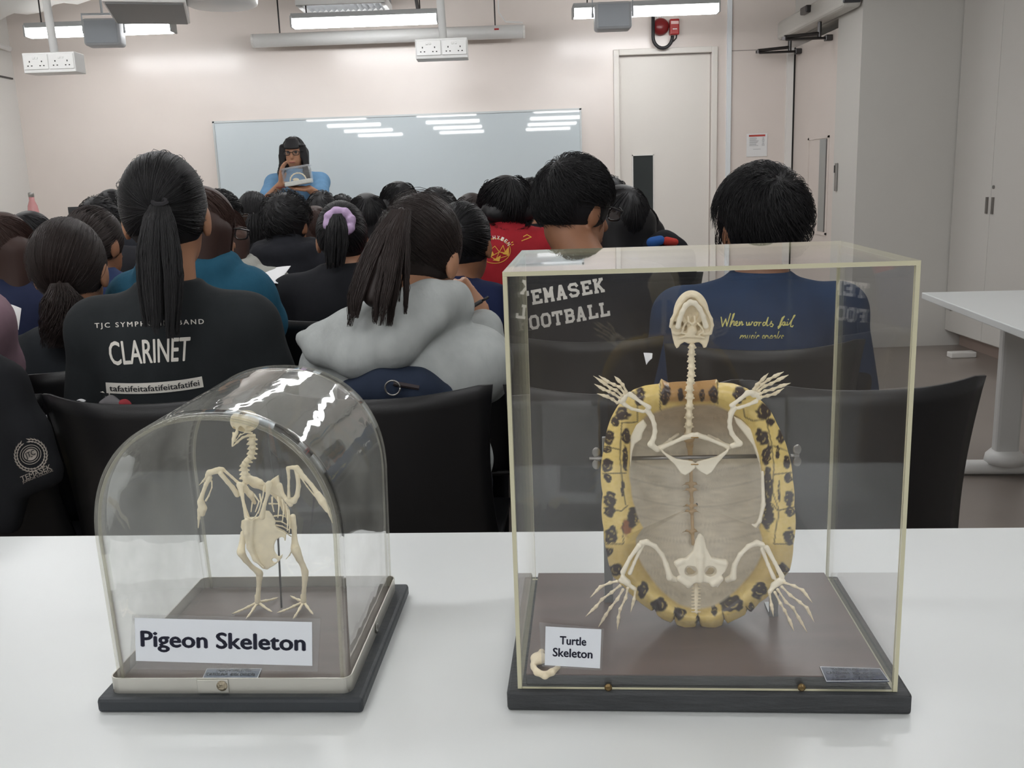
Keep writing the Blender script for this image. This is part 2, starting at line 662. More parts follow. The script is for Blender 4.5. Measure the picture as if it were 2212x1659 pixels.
struct(box('floor', (-.35, -.85, -.05), (8.2, 17.4, .1), m_floor))
struct(box('ceiling', (-.35, -.85, ZC + .05), (8.2, 17.4, .1), m_ceil))
DL, DR, DT = 0.93, 1.66, 2.13
b = MB()
b.box(((WL - .2 + DL) / 2, WF + .1, 1.5), (DL - WL + .2, .2, 3))
b.box(((DR + 3.3) / 2, WF + .1, 1.5), (3.3 - DR, .2, 3))
b.box(((DL + DR) / 2, WF + .1, (DT + 3) / 2), (DR - DL, .2, 3 - DT))
struct(b.build('wall_far', m_wall))
b = MB().box((WL - .1, -.85, 1.5), (.2, 17.3, 3))
struct(b.build('wall_left', m_white))
struct(box('trim_1', (WL + .006, -.85, 2.114), (.014, 17.2, .012), m_dsteel))
# right-hand wall: door bay, return face, recess for the cupboards
b = MB().box((WR + .5, 6.575, 1.5), (1.0, .45, 3))
b.box((WR + .5, 7.3, 2.6), (1.0, 1.0, .8))
b.box((3.65, -1.6, 1.5), (.1, 16, 3))
b.box((WR + .6, 7.3, 1.1), (.9, 1.0, 2.2))
struct(b.build('wall_right', m_wallr))
struct(box('wall_near', (-.35, WN - .1, 1.5), (8.2, .2, 3), mat('rear wall grey', (72, 71, 70), .6)))
# far door
d = box('door_1', ((DL + DR) / 2, WF + .06, DT / 2), (DR - DL - .006, .04, DT - .006), m_door)
struct(d)
struct(MB().box((DL - .022, WF - .008, DT / 2 + .02), (.044, .03, DT + .045), 0, .004).box((DR + .022, WF - .008, DT / 2 + .02), (.044, .03, DT + .045), 0, .004).box(((DL + DR) / 2, WF - .008, DT + .022), (DR - DL, .03, .044), 0, .004).build('door_frame', m_door, d))
struct(box('window_pane', (1.121, WF + .0395, 1.07), (.16, .004, .58), mat('vision glass', (58, 62, 62), 0.12, 0.6), d))
b = MB()
for sx in (-1, 1): b.box((1.121 + sx * .084, WF + .036, 1.07), (.008, .012, .596))
for sz in (-1, 1): b.box((1.121, WF + .036, 1.07 + sz * .294), (.176, .012, .008))
struct(b.build('window_frame', m_white, d))
struct(box('trim_2', (1.795, WF - .012, 1.5), (.035, .024, 3), mat('bluish white trim', (222, 226, 228), .4)))
struct(MB().box((2.04, WF - .001, 2.135), (.46, .004, .006)).box((1.816, WF - .001, 1.5), (.004, .004, 3)).build('trim_3', mat('panel groove', (150, 142, 136), .6)))
struct(box('trim_4', (2.275, WF - .015, 1.07), (.05, .03, 2.14), m_white))
# side door in the right wall
d = box('door_2', (WR + .03, 7.275, 1.07), (.05, 1.0, 2.14), m_doorr)
struct(d)
struct(box('door_gap', (WR + .012, 7.786, 1.07), (.03, .022, 2.14), m_dark, d))
b = MB()
b.box((WR + .004, 7.38, 1.085), (.01, .03, .7)).box((WR + .004, 6.93, 1.085), (.01, .03, .7))
b.box((WR + .004, 7.155, 1.43), (.01, .48, .02)).box((WR + .004, 7.155, .74), (.01, .48, .02))
struct(b.build('window_frame', m_doorr, d))
struct(box('window_pane', (WR + .0045, 7.04, 1.085), (.004, .16, .66), mat('vision glass pale', (150, 152, 150), 0.15), d))
struct(box('pane_dark_strip', (WR + .0035, 6.965, 1.085), (.006, .022, .66), mat('pane edge', (70, 68, 66), .4), d))  # darker strip of glass along the near side of the pane
struct(MB().box((WR - .001, 7.3, .87), (.012, .05, .06), 0, .003).tube([(WR - .002, 7.3, .87), (WR - .035, 7.3, .87)], .012).build('door_lock', m_steel, d))
t = box('door_release_plate', (WR - .007, 6.72, 1.145), (.014, .035, .19), m_steel, bev=.003)
tag(t, 'slim steel release plate on the wall beside the side door', 'switch')
box('slot', (WR - .0148, 6.735, 1.2), (.004, .012, .05), m_dark, t)
# automatic door operator with its two arms
t = empty('door_operator', (2.24, 7.1, 2.26), 'long pale door closer housing with dark end above the side door', 'door closer')
MB().box((2.24, 7.1, 2.27), (.13, 1.5, .14), 0, .03, seg=3).build('housing', mat('closer grey', (196, 194, 188), .4), t)
box('end_cap', (2.235, 6.345, 2.275), (.11, .02, .1), mat('closer cap', (58, 58, 64), .4), t, bev=.006)
box('sensor', (2.16, 7.05, 2.3), (.04, .14, .05), m_dsteel, t, bev=.008)
for yy in (7.62, 6.92):
    MB().tube([(2.22, yy, 2.2), (2.22, yy, 2.1)], .014).tube([(2.22, yy, 2.125), (1.97, yy - .03, 2.105)], .012).tube([(1.97, yy - .03, 2.105), (1.97, yy - .03, 2.085)], .018).tube([(1.98, yy - .03, 2.088), (2.29, yy + .02, 2.095)], .009).box((2.29, yy + .02, 2.095), (.05, .05, .04), 0, .006).build('closer_arm', m_dsteel, t)
t = box('blue_wall_sign', (2.303, 7.05, 2.44), (.01, .32, .12), mat('sign blue', (40, 120, 160), .3))
tag(t, 'small blue sign on the wall above the door closer', 'sign')
# notice on the panel
t = box('paper_notice', (2.028, WF - .004, 1.41), (.165, .002, .178), mat('paper', (226, 226, 226), .7))
tag(t, 'white paper notice with red heading taped beside the far door', 'notice')
box('heading', (2.028, WF - .0058, 1.483), (.13, .001, .014), mat('notice red', (178, 60, 50), .6), t)
b = MB()
random.seed(4)
for i in range(9):
    L = random.uniform(.05, .075)
    b.box((1.968 + L / 2, WF - .0056, 1.466 - i * .0075), (L, .0006, .0035))
    b.box((2.078, WF - .0056, 1.466 - i * .0075), (random.uniform(.012, .024), .0006, .0035))
b.box((2.028, WF - .0056, 1.378), (.06, .0006, .003))
b.build('print', mat('notice ink', (170, 170, 172), .7), t)

# whiteboard
t = empty('whiteboard', (-.834, WF, 1.2), 'wide pale blue gloss whiteboard on the far wall', 'whiteboard')
box('board', (-.834, WF - .015, 1.18), (2.89, .03, 1.1), mat('whiteboard gloss', (204, 213, 217), .02, .5, var=.01, vscale=2), t)
b = MB()
b.box((-.834, WF - .018, 1.735), (2.92, .036, .014)).box((-.834, WF - .018, .625), (2.92, .036, .014))
for sx in (-1, 1): b.box((-.834 + sx * 1.452, WF - .018, 1.18), (.014, .036, 1.12))
b.build('frame', mat('board frame', (186, 190, 190), .35, .5, .3), t)
# projection screen case
t = empty('projection_screen', (-.85, 7.62, 2.31), 'long white roll-up projection screen case hung before the far wall', 'screen')
MB().tube([(-1.87, 7.62, 2.31), (.18, 7.62, 2.31)], .05, 16).build('case', m_whmetal, t, True)
for x_ in (-1.885, .18): MB().tube([(x_, 7.62, 2.31), (x_ + .015, 7.62, 2.31)], .052, 16).build('end_cap', m_white, t)
for x_ in (-1.67, -.03): MB().tube([(x_, 7.62, 2.35), (x_, 7.62, ZC)], .006, 6).build('hanger', m_dsteel, t)
box('label', (-.02, 7.57, 2.325), (.035, .004, .012), m_red, t)
MB().tube([(.18, 7.6, 2.37), (.05, 7.6, 2.38), (0, 7.6, 2.45), (0, 7.6, ZC)], .006, 6).build('cable', m_whmetal, t)

# ---------------------------------------------------------------- lamps
m_lamp = mat('lamp diffuser', (255, 255, 255), .5, emit=LAMP_STRENGTH)
m_house = mat('lamp housing', (176, 178, 178), .45)


def make_lamp():
    r = empty('ceiling_light', (0, 0, 0))
    MB().box((0, 0, .035), (1.0, .11, .035), 0, .004).box((-.499, 0, 0), (.012, .12, .075), 0, .003).box((.499, 0, 0), (.012, .12, .075), 0, .003).build('housing', m_house, r, local=True)
    MB().prism([(-.49, -.055, .017), (-.49, -.05, -.02), (-.49, -.03, -.038), (-.49, .03, -.038), (-.49, .05, -.02), (-.49, .055, .017)], (.98, 0, 0)).build('diffuser', m_lamp, r, local=True)
    for sx in (-.4, .38): MB().tube([(sx, 0, .05), (sx, 0, ZC - 2.31)], .005, 6).build('rod', m_dsteel, r, local=True)
    return r


lamp0 = make_lamp()
lamp_labels = {(-2.74, 6.9): 'lit fluorescent ceiling light at the far left behind a grey speaker', (-.92, 6.9): 'lit fluorescent ceiling light in front of the projection screen case', (1.01, 6.9): 'lit fluorescent ceiling light above the far door'}
first = True
for ry, yy in enumerate((6.9, 5.0, 3.1, 1.2, -.7, -2.6, -4.5, -6.4)):
    for xx in (-2.74, -.92, 1.01):
        o = lamp0 if first else copy_tree(lamp0)
        first = False
        o.location = (xx, yy, 2.315)
        tag(o, lamp_labels.get((xx, yy), 'lit fluorescent ceiling light hung in the rows over the seats'), 'ceiling light', 'fluorescent ceiling lights')
MBc = MB().tube([(-.55, 6.86, 2.36), (-.56, 6.85, 2.45), (-.6, 6.84, 2.55), (-.61, 6.84, ZC)], .012, 8)
tag(MBc.build('lamp_cable', m_dsteel), 'dark cable hanging to the light before the screen case', 'cable')


# ---------------------------------------------------------------- hung from the ceiling
def socket_box(x, y, z, label):
    t = empty('hanging_socket_box', (x, y, z), label, 'power sockets', 'power sockets on ceiling poles')
    box('housing', (x, y, z), (.31, .14, .115), m_whmetal, t, bev=.004)
    MB().tube([(x + .01, y, z + .05), (x - .02, y, ZC)], .024, 14).build('pole', m_whmetal, t, True)
    for sx in (-.076, .076):
        p = box('socket_plate', (x + sx, y - .073, z + .004), (.146, .008, .086), mat('socket plate', (232, 232, 230), .18), t, bev=.003)
        b = MB()
        for q in (-.036, .036):
            b.box((x + sx + q, y - .0775, z + .006), (.006, .002, .009)).box((x + sx + q - .011, y - .0775, z - .018), (.008, .002, .006)).box((x + sx + q + .011, y - .0775, z - .018), (.008, .002, .006))
        b.build('pin_holes', m_dark, p)
        MB().box((x + sx - .009, y - .078, z + .026), (.015, .006, .012), 0, .002).box((x + sx + .009, y - .078, z + .026), (.015, .006, .012), 0, .002).build('rocker_switch', m_whmetal, p)


socket_box(-2.685, 6.0, 1.985, 'white power socket box on a ceiling pole at far left')
socket_box(-.348, 6.0, 1.985, 'white power socket box on a pole before the screen case')


def speaker(x, y, z, label, yaw):
    t = empty('loudspeaker', (x, y, z), label, 'loudspeaker', 'grey loudspeakers under the ceiling')
    ex, ey, _ = frame(yaw)
    MB().box((x, y, z), (.235, .15, .17), yaw, .022, seg=3).build('cabinet', m_grey, t, True)
    c = V3(x, y, z) - ey * .076
    MB().box(c, (.2, .004, .14), yaw, .015).build('grille', mat('speaker grille', (150, 155, 160), .6), t)
    a, d_ = V3(x, y, z) + ex * -.13, V3(x, y, z) + ex * .13
    MB().tube([a, a + V3(0, 0, .12), d_ + V3(0, 0, .12), d_], .008, 8).tube([V3(x, y, z + .12), V3(x, y, ZC)], .008, 8).build('bracket', m_grey, t)


speaker(-2.6, 6.6, 2.243, 'grey loudspeaker hanging before the far left ceiling light', .12)
speaker(.738, 6.5, 2.215, 'grey loudspeaker hanging before the light above the far door', .0)
t = empty('ceiling_unit', (-2.2, 6.3, 2.6), 'white hanging ceiling box with a grey underside near the left light', 'ceiling unit')
MB().box((-2.16, 6.22, 2.47), (.46, .75, .36), .28, .006).build('casing', m_whmetal, t)
MB().box((-2.16, 6.22, 2.286), (.43, .7, .008), .28).build('underside', mat('unit underside', (126, 126, 126), .6), t)
MB().tube([(-2.16, 6.22, 2.6), (-2.16, 6.22, ZC)], .012, 8).build('rod', m_dsteel, t)
t = empty('white_duct', (-3.1, 7.2, 2.6), 'bulging white wrapped air duct in the far left corner', 'duct')
rs = [.2 + .02 * math.sin(i * 1.7) for i in range(14)]
MB().tube([(-3.8 + i * .1, 7.25 - .02 * i, 2.64 + .012 * i) for i in range(14)], rs, 18).build('wrap', mat('duct wrap', (222, 221, 217), .45, bump=.4, bscale=9), t, True)
for x_ in (-3.3, -2.8): MB().tube([(x_, 7.17, 2.8), (x_, 7.17, ZC)], .01, 6).build('hanger', m_dsteel, t)
t = MB().lathe((-1.7, 6.2, 2.31), [(.19, 0), (.215, .012), (.22, .05), (.22, .3), (.1, .34), (.1, .69)], 32).build('round_ceiling_fitting', m_whmetal, None, True)
tag(t, 'round white drum hanging from the ceiling beside the grey bottomed box', 'ceiling fitting')
t = empty('air_vent', (-1.08, 7.1, 2.45), 'white ceiling air vent with grey slats above the middle light', 'air vent')
MB().box((-1.08, 6.87, 2.45), (.6, .03, .06)).box((-1.08, 7.33, 2.45), (.6, .03, .06)).box((-1.37, 7.1, 2.45), (.03, .46, .06)).box((-.79, 7.1, 2.45), (.03, .46, .06)).build('frame', m_whmetal, t)
for i in range(14):
    R_ = (V3(math.cos(.7), 0, math.sin(.7)), V3(0, 1, 0), V3(-math.sin(.7), 0, math.cos(.7)))
    MB().box((-1.34 + i * .04, 7.1, 2.46), (.045, .43, .004), R=R_).build('slat', m_grey, t)
MB().box((-1.08, 7.1, 2.72), (.6, .48, .46)).build('duct_box', mat('vent inside', (140, 140, 140), .7), t)
t = MB().tube([(WL + .04, 7.7, 2.33), (WL + .06, 6.3, 2.36), (WL + .06, 4, 2.36)], .02, 8).build('wall_rail', m_whmetal)
tag(t, 'thin pale rail high along the left wall', 'rail')
# fire alarm
t = empty('fire_bell', (1.255, 7.76, 2.325), 'round dark red fire bell above the far door', 'fire bell')
MB().lathe((1.255, 7.795, 2.33), [(.062, 0), (.066, .02), (.055, .045), (.02, .058)], 24, ax=(0, -1, 0)).build('dome', mat('bell red', (128, 34, 36), .3), t, True)
MB().tube([(1.235, 7.79, 2.38), (1.235, 7.79, 2.55)], .006, 6).tube([(1.27, 7.79, 2.38), (1.27, 7.79, 2.55)], .006, 6).build('conduit', m_whmetal, t)
t = empty('alarm_box', (1.36, 7.76, 2.33), 'red alarm box with white band beside the fire bell', 'alarm box')
box('casing', (1.36, 7.77, 2.322), (.072, .06, .118), m_red, t, bev=.008)
box('band', (1.36, 7.738, 2.352), (.06, .006, .022), mat('alarm band', (228, 190, 186), .5), t)
box('mark', (1.36, 7.738, 2.305), (.034, .004, .006), m_whmetal, t)
MB().tube([(1.378, 7.765, 2.27), (1.375, 7.765, 2.24), (1.35, 7.765, 2.215)], .006, 6).build('wire', m_black, t)
hp = [(1.19, 7.73, 2.4)] + [(1.265 + .075 * math.cos(a), 7.73, 2.25 + .085 * math.sin(a)) for a in np.linspace(math.pi, 2 * math.pi * .97, 14)] + [(1.34, 7.73, 2.255)]
tag(MB().tube(hp, .0135, 10).build('alarm_hose', m_black, None, True), 'black hose looping in a U from the ceiling into the red alarm box', 'hose')

# ---------------------------------------------------------------- cupboards on the right
CX = 2.95
m_cup = mat('cupboard laminate', (208, 205, 200), .42, .4, var=.02, vscale=1.5)


def cupboard(y0, label):
    """two doors between y0 (far) and y0 - 1"""
    t = empty('storage_cupboard', (CX + .3, y0 - .5, 0), label, 'cupboard', 'cupboards along the right wall')
    box('body', (CX + .33, y0 - .5, 1.55), (.62, .998, 2.9), m_cup, t)
    box('plinth', (CX + .38, y0 - .5, .05), (.55, .998, .1), mat('plinth', (176, 158, 148), .6), t)
    for k in (0, 1):
        yc = y0 - .25 - .5 * k
        dr = box('door', (CX + .009, yc, 1.55), (.018, .496, 2.88), m_cup, t, bev=.002)
        hy = y0 - .5 + (.035 if k == 0 else -.035)
        box('handle', (CX - .004, hy, .95), (.008, .022, .1), mat('recess handle', (128, 124, 120), .4, .5, .6), dr)
        if k == 0:
            MB().lathe((CX, y0 - .53, 1.06), [(.011, 0), (.011, .006)], 14, ax=(-1, 0, 0)).build('lock', m_steel, dr)
    return t


cupboard(6.345, 'tall pale grey cupboard against the column, handles beside its lock')
cupboard(5.34, 'tall pale grey cupboard nearer the camera beside the right table')
# left front bench
t = empty('demonstration_bench', (-3.2, 6.7, 0), 'white front bench with dark edge in the far left corner', 'bench')
box('worktop', (-3.15, 6.75, 1.0), (1.3, .7, .035), m_white, t)
box('edge_strip', (-3.15, 6.395, 1.01), (1.3, .01, .012), m_dsteel, t)
box('cabinet', (-3.15, 6.78, .49), (1.26, .62, .98), m_white, t)
bt = at(76, 485, y=6.6)
t = empty('drink_bottle', (bt[0], 6.6, 1.0175), 'pink bottle with silver cap standing on the front bench', 'bottle')
MB().lathe((bt[0], 6.6, 1.0175), [(.034, 0), (.036, .02), (.036, .09), (.031, .13), (.018, .165), (.017, .19)], 20).build('bottle_body', mat('bottle pink', (196, 138, 138), .2), t, True)
MB().lathe((bt[0], 6.6, 1.207), [(.019, 0), (.019, .025), (.014, .03)], 18).build('cap', m_steel, t, True)
p = at(172, 465, y=6.55)
t = empty('laptop', (p[0], 6.6, 1.0175), 'open dark laptop on the front bench behind the rows of heads', 'laptop')
MB().box((p[0], 6.6, 1.0247), (.3, .2, .012), .2, .003).build('keyboard_base', m_black, t)
MB().box((p[0] + .01, 6.72, 1.08), (.3, .008, .1), .2, .003).build('screen', m_black, t)

# ---------------------------------------------------------------- tables
TZ, TY = 0.727, math.radians(-4.3)
m_table = mat('table laminate', (216, 219, 219), .3, .5, var=.012, vscale=3)
ex, ey, ez = frame(TY)
tc = V3(-.03, 1.237, 0) - ey * .6
t = empty('front_table', (tc[0], tc[1], 0), 'long white table carrying both skeleton cases', 'table')
MB().box((tc[0], tc[1], TZ - .0125), (3.4, 1.2, .025), TY, .003).build('table_top', m_table, t)
for sx in (-1.4, 1.4):
    q = tc + ex * sx
    MB().box((q[0], q[1], .36), (.07, .05, .68), TY, .006).box(q + V3(0, 0, .025), (.06, .9, .05), TY, .012).box(q + V3(0, 0, TZ - .045), (.06, .9, .04), TY).build('leg', m_whmetal, t)
RY = math.radians(-6.5)
ex2, ey2, _ = frame(RY)
rc_ = V3(1.604, 3.66, 0)
t = empty('side_table', (rc_[0] + .3, 2.9, 0), 'white table on the right below the tall cupboards', 'table')
cc = rc_ + ex2 * .33 - ey2 * .9
MB().box((cc[0], cc[1], .7075), (.66, 1.8, .025), RY, .003).build('table_top', m_table, t)
for sy in (.78, -.78):
    q = cc + ey2 * sy * 1.08
    MB().box((q[0], q[1], .38), (.09, .055, .62), RY, .012).box((q[0], q[1] , .675), (.5, .06, .035), RY).build('leg', mat('leg white', (206, 206, 204), .4), t)
    MB().box((q[0], q[1], .03), (.66, .07, .05), RY, .02, seg=3).lathe((q[0], q[1], .05), [(.075, 0), (.07, .03), (.052, .05)], 20).build('foot', m_whmetal, t, True)
p = at(2075, 757, z=.02)
t = box('floor_adapter', (p[0] - .05, p[1] - .12, .018), (.16, .07, .036), m_white, bev=.006)
tag(t, 'small white plug adapter lying on the floor by the cupboards', 'adapter')
# ================================================================ the turtle case
CY = math.radians(-4.85)
CO = V3(-.0047, .7858, 0)
cx_, cy_, cz_ = frame(CY)
CW, CD, CZ0, CZ1, TH = .336, .243, .747, 1.1263, .0036


def plane_pt(px, py, o, n):
    r = ray(px, py)
    t = ((o - V3(0, 0, CAM_H)) @ n) / (r @ n)
    return V3(0, 0, CAM_H) + t * r


def CP(px, py, d):
    """a point d metres behind the front pane of the turtle case"""
    return plane_pt(px, py, CO + cy_ * d, cy_)


def cl(x, y, z): return CO + cx_ * x + cy_ * y + V3(0, 0, z)


PXM = .00043   # metres per pixel of the photograph at this distance
m_acr = clear('clear acrylic', (.995, .996, .995), .010, 9.0, .015, (.62, .64, .63), thresh=.52)
m_edge = mat('acrylic cut edge', (198, 194, 166), .35, .5)
m_board = mat('black stained wood', (58, 60, 62), .55, .4, bump=.25, bscale=60, stretch=(1, 6, 6), var=.3, vscale=14)
m_brown = mat('brown wood laminate', (94, 79, 75), .35, .45, var=.14, vscale=8, stretch=(1, 7, 1))
m_bone = mat('bone', (238, 224, 194), .42, .45, var=.1, vscale=60, bump=.12, bscale=220)
m_bone2 = mat('bone whiter', (240, 231, 210), .38, .45, var=.07, vscale=50, bump=.08, bscale=200)
m_pbone = mat('pigeon bone', (242, 229, 197), .45, .4, var=.1, vscale=70, bump=.1, bscale=260)
m_ink = mat('print navy', (38, 40, 62), .5)
m_paper = mat('label paper', (222, 226, 232), .6)
m_lam = clear('laminate film', (.93, .93, .93), .10, 5, .1, (.8, .8, .82))
m_plate = mat('nameplate blue', (44, 52, 72), .35, .5, .2)
m_silver = mat('nameplate silver', (190, 194, 200), .4)


def panel(name, c, s, edge_axes, parent):
    """an acrylic sheet: clear faces, pale cut edges. s in the case's own axes"""
    o = MB().box(cl(*c), s, CY).build(name, [m_acr, m_edge], parent)
    mi = []
    for p in o.data.polygons:
        n = V3(*p.normal)
        a = int(np.argmax([abs(n @ cx_), abs(n @ cy_), abs(n[2])]))
        mi.append(1 if a in edge_axes else 0)
    o.data.polygons.foreach_set('material_index', np.array(mi, np.int32))
    return o


tc_ = empty('turtle_display_case', cl(CW / 2, CD / 2, TZ), 'tall clear acrylic case on a black board holding the turtle skeleton', 'display case')
MB().box(cl(CW / 2 + .001, CD / 2 + .002, TZ + .01), (.358, .256, .0198), CY, .003).build('base_board', m_board, tc_)
MB().box(cl(CW / 2, CD / 2, .7517), (CW - .014, CD - .014, .0098), CY, .0012, 0).build('plinth', m_board, tc_)
MB().box(cl(CW / 2, CD / 2, .7572), (CW - .015, CD - .016, .0012), CY).build('plinth_top', m_brown, tc_)
PT = .7578
hh, mm_ = CZ1 - TH - CZ0, (CZ1 - TH + CZ0) / 2
panel('front_pane', (CW / 2, TH / 2 + .0002, mm_), (CW - 2 * TH - .0004, TH, hh - .0004), (0, 2), tc_)
panel('back_pane', (CW / 2, CD - TH / 2, mm_), (CW - 2 * TH - .0004, TH, hh - .0004), (0, 2), tc_)
panel('side_pane', (TH / 2, CD / 2, mm_), (TH, CD, hh - .0004), (1, 2), tc_)
panel('side_pane', (CW - TH / 2, CD / 2, mm_), (TH, CD, hh - .0004), (1, 2), tc_)
panel('top_pane', (CW / 2, CD / 2, CZ1 - TH / 2), (CW, CD, TH), (0, 1), tc_)
for px in (1314, 1731):
    p = CP(px, 1484, -.001)
    MB().lathe(p, [(.0035, 0), (.0035, .0015), (.002, .0028)], 14, ax=-cy_).box(p - cy_ * .0026, (.005, .0012, .0008), CY + .0).build('screw', mat('brass screw', (120, 100, 66), .35, .5, .8), tc_)
# nameplate on the plinth
Q = [at(x, y, z=PT) for x, y in ((1785, 1475), (1921, 1474), (1901, 1446), (1771, 1442))]
npx, npy = Q[1] - Q[0], Q[3] - Q[0]
npl = MB().prism([q + V3(0, 0, .0003) for q in Q], (0, 0, .0008)).build('nameplate', m_plate, tc_)


def bil(Q, u, v): return Q[0] * (1 - u) * (1 - v) + Q[1] * u * (1 - v) + Q[2] * u * v + Q[3] * (1 - u) * v


def print_quad(txt, Q, box4, m, parent, name='lettering', up=V3(0, 0, .0013), bold=.01, shear=0.0, spacing=1.0):
    v, f, _ = text2d(txt, bold, shear, spacing)
    u0, u1, v0, v1 = box4
    P = [bil(Q, u0 + (u1 - u0) * a, v0 + (v1 - v0) * b) + up for a, b in v]
    return mesh_obj(name, P, f, m, parent)


def border_quad(Q, wd, m, parent, name, up):
    v = []
    for k in (0, wd):
        v += [bil(Q, k * .25, k), bil(Q, 1 - k * .25, k), bil(Q, 1 - k * .25, 1 - k), bil(Q, k * .25, 1 - k)]
    return mesh_obj(name, [p + up for p in v], [[i, (i + 1) % 4, 4 + (i + 1) % 4, 4 + i] for i in range(4)], m, parent)


border_quad(Q, .05, m_silver, npl, 'border', V3(0, 0, .0012))
print_quad('TURTLE  SKELETON', Q, (.16, .84, .76, .93), m_silver, npl)
print_quad('CAROLINA  BIOLOGICAL', Q, (.06, .94, .48, .66), m_silver, npl)
print_quad('SUPPLY  COMPANY', Q, (.18, .82, .22, .4), m_silver, npl)
print_quad('BURLINGTON  NORTH  CAROLINA', Q, (.1, .92, .06, .15), m_silver, npl)
# loose jaw bone
s = SDF(.002)
jp = lambda x, y, z=PT + .0035: at(x, y, z=z)
s.chain([jp(1152, 1441), jp(1160, 1452), jp(1177, 1459), jp(1192, 1452), jp(1206, 1441)], [.0028, .003, .0032, .003, .0022])
s.ell(jp(1164, 1422, PT + .006), (.008, .009, .0045)).cone(jp(1170, 1408, PT + .006), jp(1152, 1436), .003, .003)
o = solid('loose_jaw_bone', s, .0009, m_bone)
tag(o, 'loose curved jaw bone lying in the case behind the turtle label', 'bone')
# label card
Q = [CP(x, y, -.0006) for x, y in ((1170.7, 1439), (1299.6, 1447.6), (1304.6, 1358), (1165, 1344))]
t = empty('turtle_label_card', Q[0], 'small laminated card stuck on the tall case reading Turtle Skeleton', 'label')
MB().prism(Q, -cy_ * .0006).build('laminate', m_lam, t)
Q = [CP(x, y, -.0014) for x, y in ((1176.5, 1436.4), (1296, 1443.5), (1299, 1359.5), (1178.6, 1353))]
pc = MB().prism(Q, -cy_ * .0003).build('paper', m_paper, t)
print_quad('Turtle', Q, (.26, .74, .56, .78), m_ink, pc, up=-cy_ * .0005, bold=.03)
print_quad('Skeleton', Q, (.14, .86, .24, .47), m_ink, pc, up=-cy_ * .0005, bold=.03)

# ================================================================ turtle skeleton
D0 = .098
tk = empty('turtle_skeleton', cl(.17, D0, PT), 'mounted turtle skeleton, upright yellow and brown shell with limbs spread', 'skeleton')
OUT = [(1500.5, 824.6), (1535, 821), (1549, 819), (1552, 826.5), (1583, 828), (1614, 839), (1643, 864), (1662, 883), (1678, 915), (1693.5, 947), (1703, 978), (1712.5, 1035), (1715.7, 1092), (1714, 1175), (1706, 1232), (1693, 1247), (1672, 1275), (1655, 1292), (1640, 1302), (1622, 1323), (1615, 1316), (1609, 1328), (1583, 1341), (1571, 1347), (1565, 1336), (1559, 1351), (1541, 1357), (1515, 1353), (1508.7, 1339), (1502, 1354), (1481, 1356), (1462, 1350), (1456, 1336), (1450, 1345), (1432, 1338), (1420, 1329), (1414, 1316), (1408, 1320), (1395, 1311), (1374, 1295), (1350, 1270), (1323, 1244), (1310.5, 1194), (1304, 1143), (1302, 1067), (1304, 972), (1307, 947), (1320, 902.5), (1336, 874), (1367.5, 842), (1393, 833), (1424, 829), (1428, 818), (1443, 826.5)]
INN = [(1505, 872), (1546, 872), (1582, 890), (1604, 905), (1618, 921), (1629, 954), (1641, 990), (1647, 1020), (1648, 1087), (1641, 1141), (1648, 1165), (1644, 1207), (1611, 1256), (1581, 1286), (1541, 1313), (1505, 1319), (1469, 1310), (1433, 1283), (1403, 1247), (1376, 1201), (1372, 1165), (1388, 1141), (1370, 1096), (1361, 1050), (1360, 990), (1362, 945), (1375, 920), (1394, 896), (1425, 884), (1481, 872)]
SC_ = (1505.0, 1090.0)


def radial(poly, th):
    a = np.array([math.atan2(y - SC_[1], x - SC_[0]) for x, y in poly])
    r = np.array([math.hypot(x - SC_[0], y - SC_[1]) for x, y in poly])
    i = np.argsort(a)
    a, r = a[i], r[i]
    return np.interp(th, np.r_[a[-1] - 2 * math.pi, a, a[0] + 2 * math.pi], np.r_[r[-1], r, r[0]])


BLOT = [(1598, 851, 14, 17), (1541, 851, 9, 17), (1438, 855, 10, 21), (1471, 853, 6, 14), (1516, 853, 6, 12), (1380, 855, 14, 18), (1344, 894, 15, 14), (1329, 911, 9, 9), (1316, 945, 10, 16), (1353, 942, 9, 16), (1312, 971, 10, 8), (1350, 990, 6, 26), (1650, 887, 16, 17), (1664, 911, 8, 8), (1647, 945, 12, 18), (1686, 945, 8, 14), (1657, 985, 10, 22), (1312, 1005, 11, 15), (1312, 1034, 8, 10), (1318, 1078, 12, 17), (1318, 1106, 12, 12), (1320, 1156, 13, 18), (1313, 1192, 10, 10), (1330, 1231, 15, 13), (1368, 1118, 12, 22), (1345, 1055, 4, 16), (1659, 1050, 9, 44), (1659, 1117, 13, 26), (1700, 999, 8, 14), (1704, 1032, 8, 10), (1704, 1075, 10, 17), (1707, 1105, 10, 11), (1704, 1159, 12, 16), (1680, 978, 4, 14), (1683, 1060, 3, 22), (1692, 1231, 15, 13), (1641, 1274, 16, 18), (1388, 1274, 12, 16), (1424, 1307, 16, 16), (1469, 1324, 13, 13), (1580, 1304, 24, 17), (1544, 1321, 8, 9), (1623, 1313, 6, 10), (1507, 1340, 4, 12)]
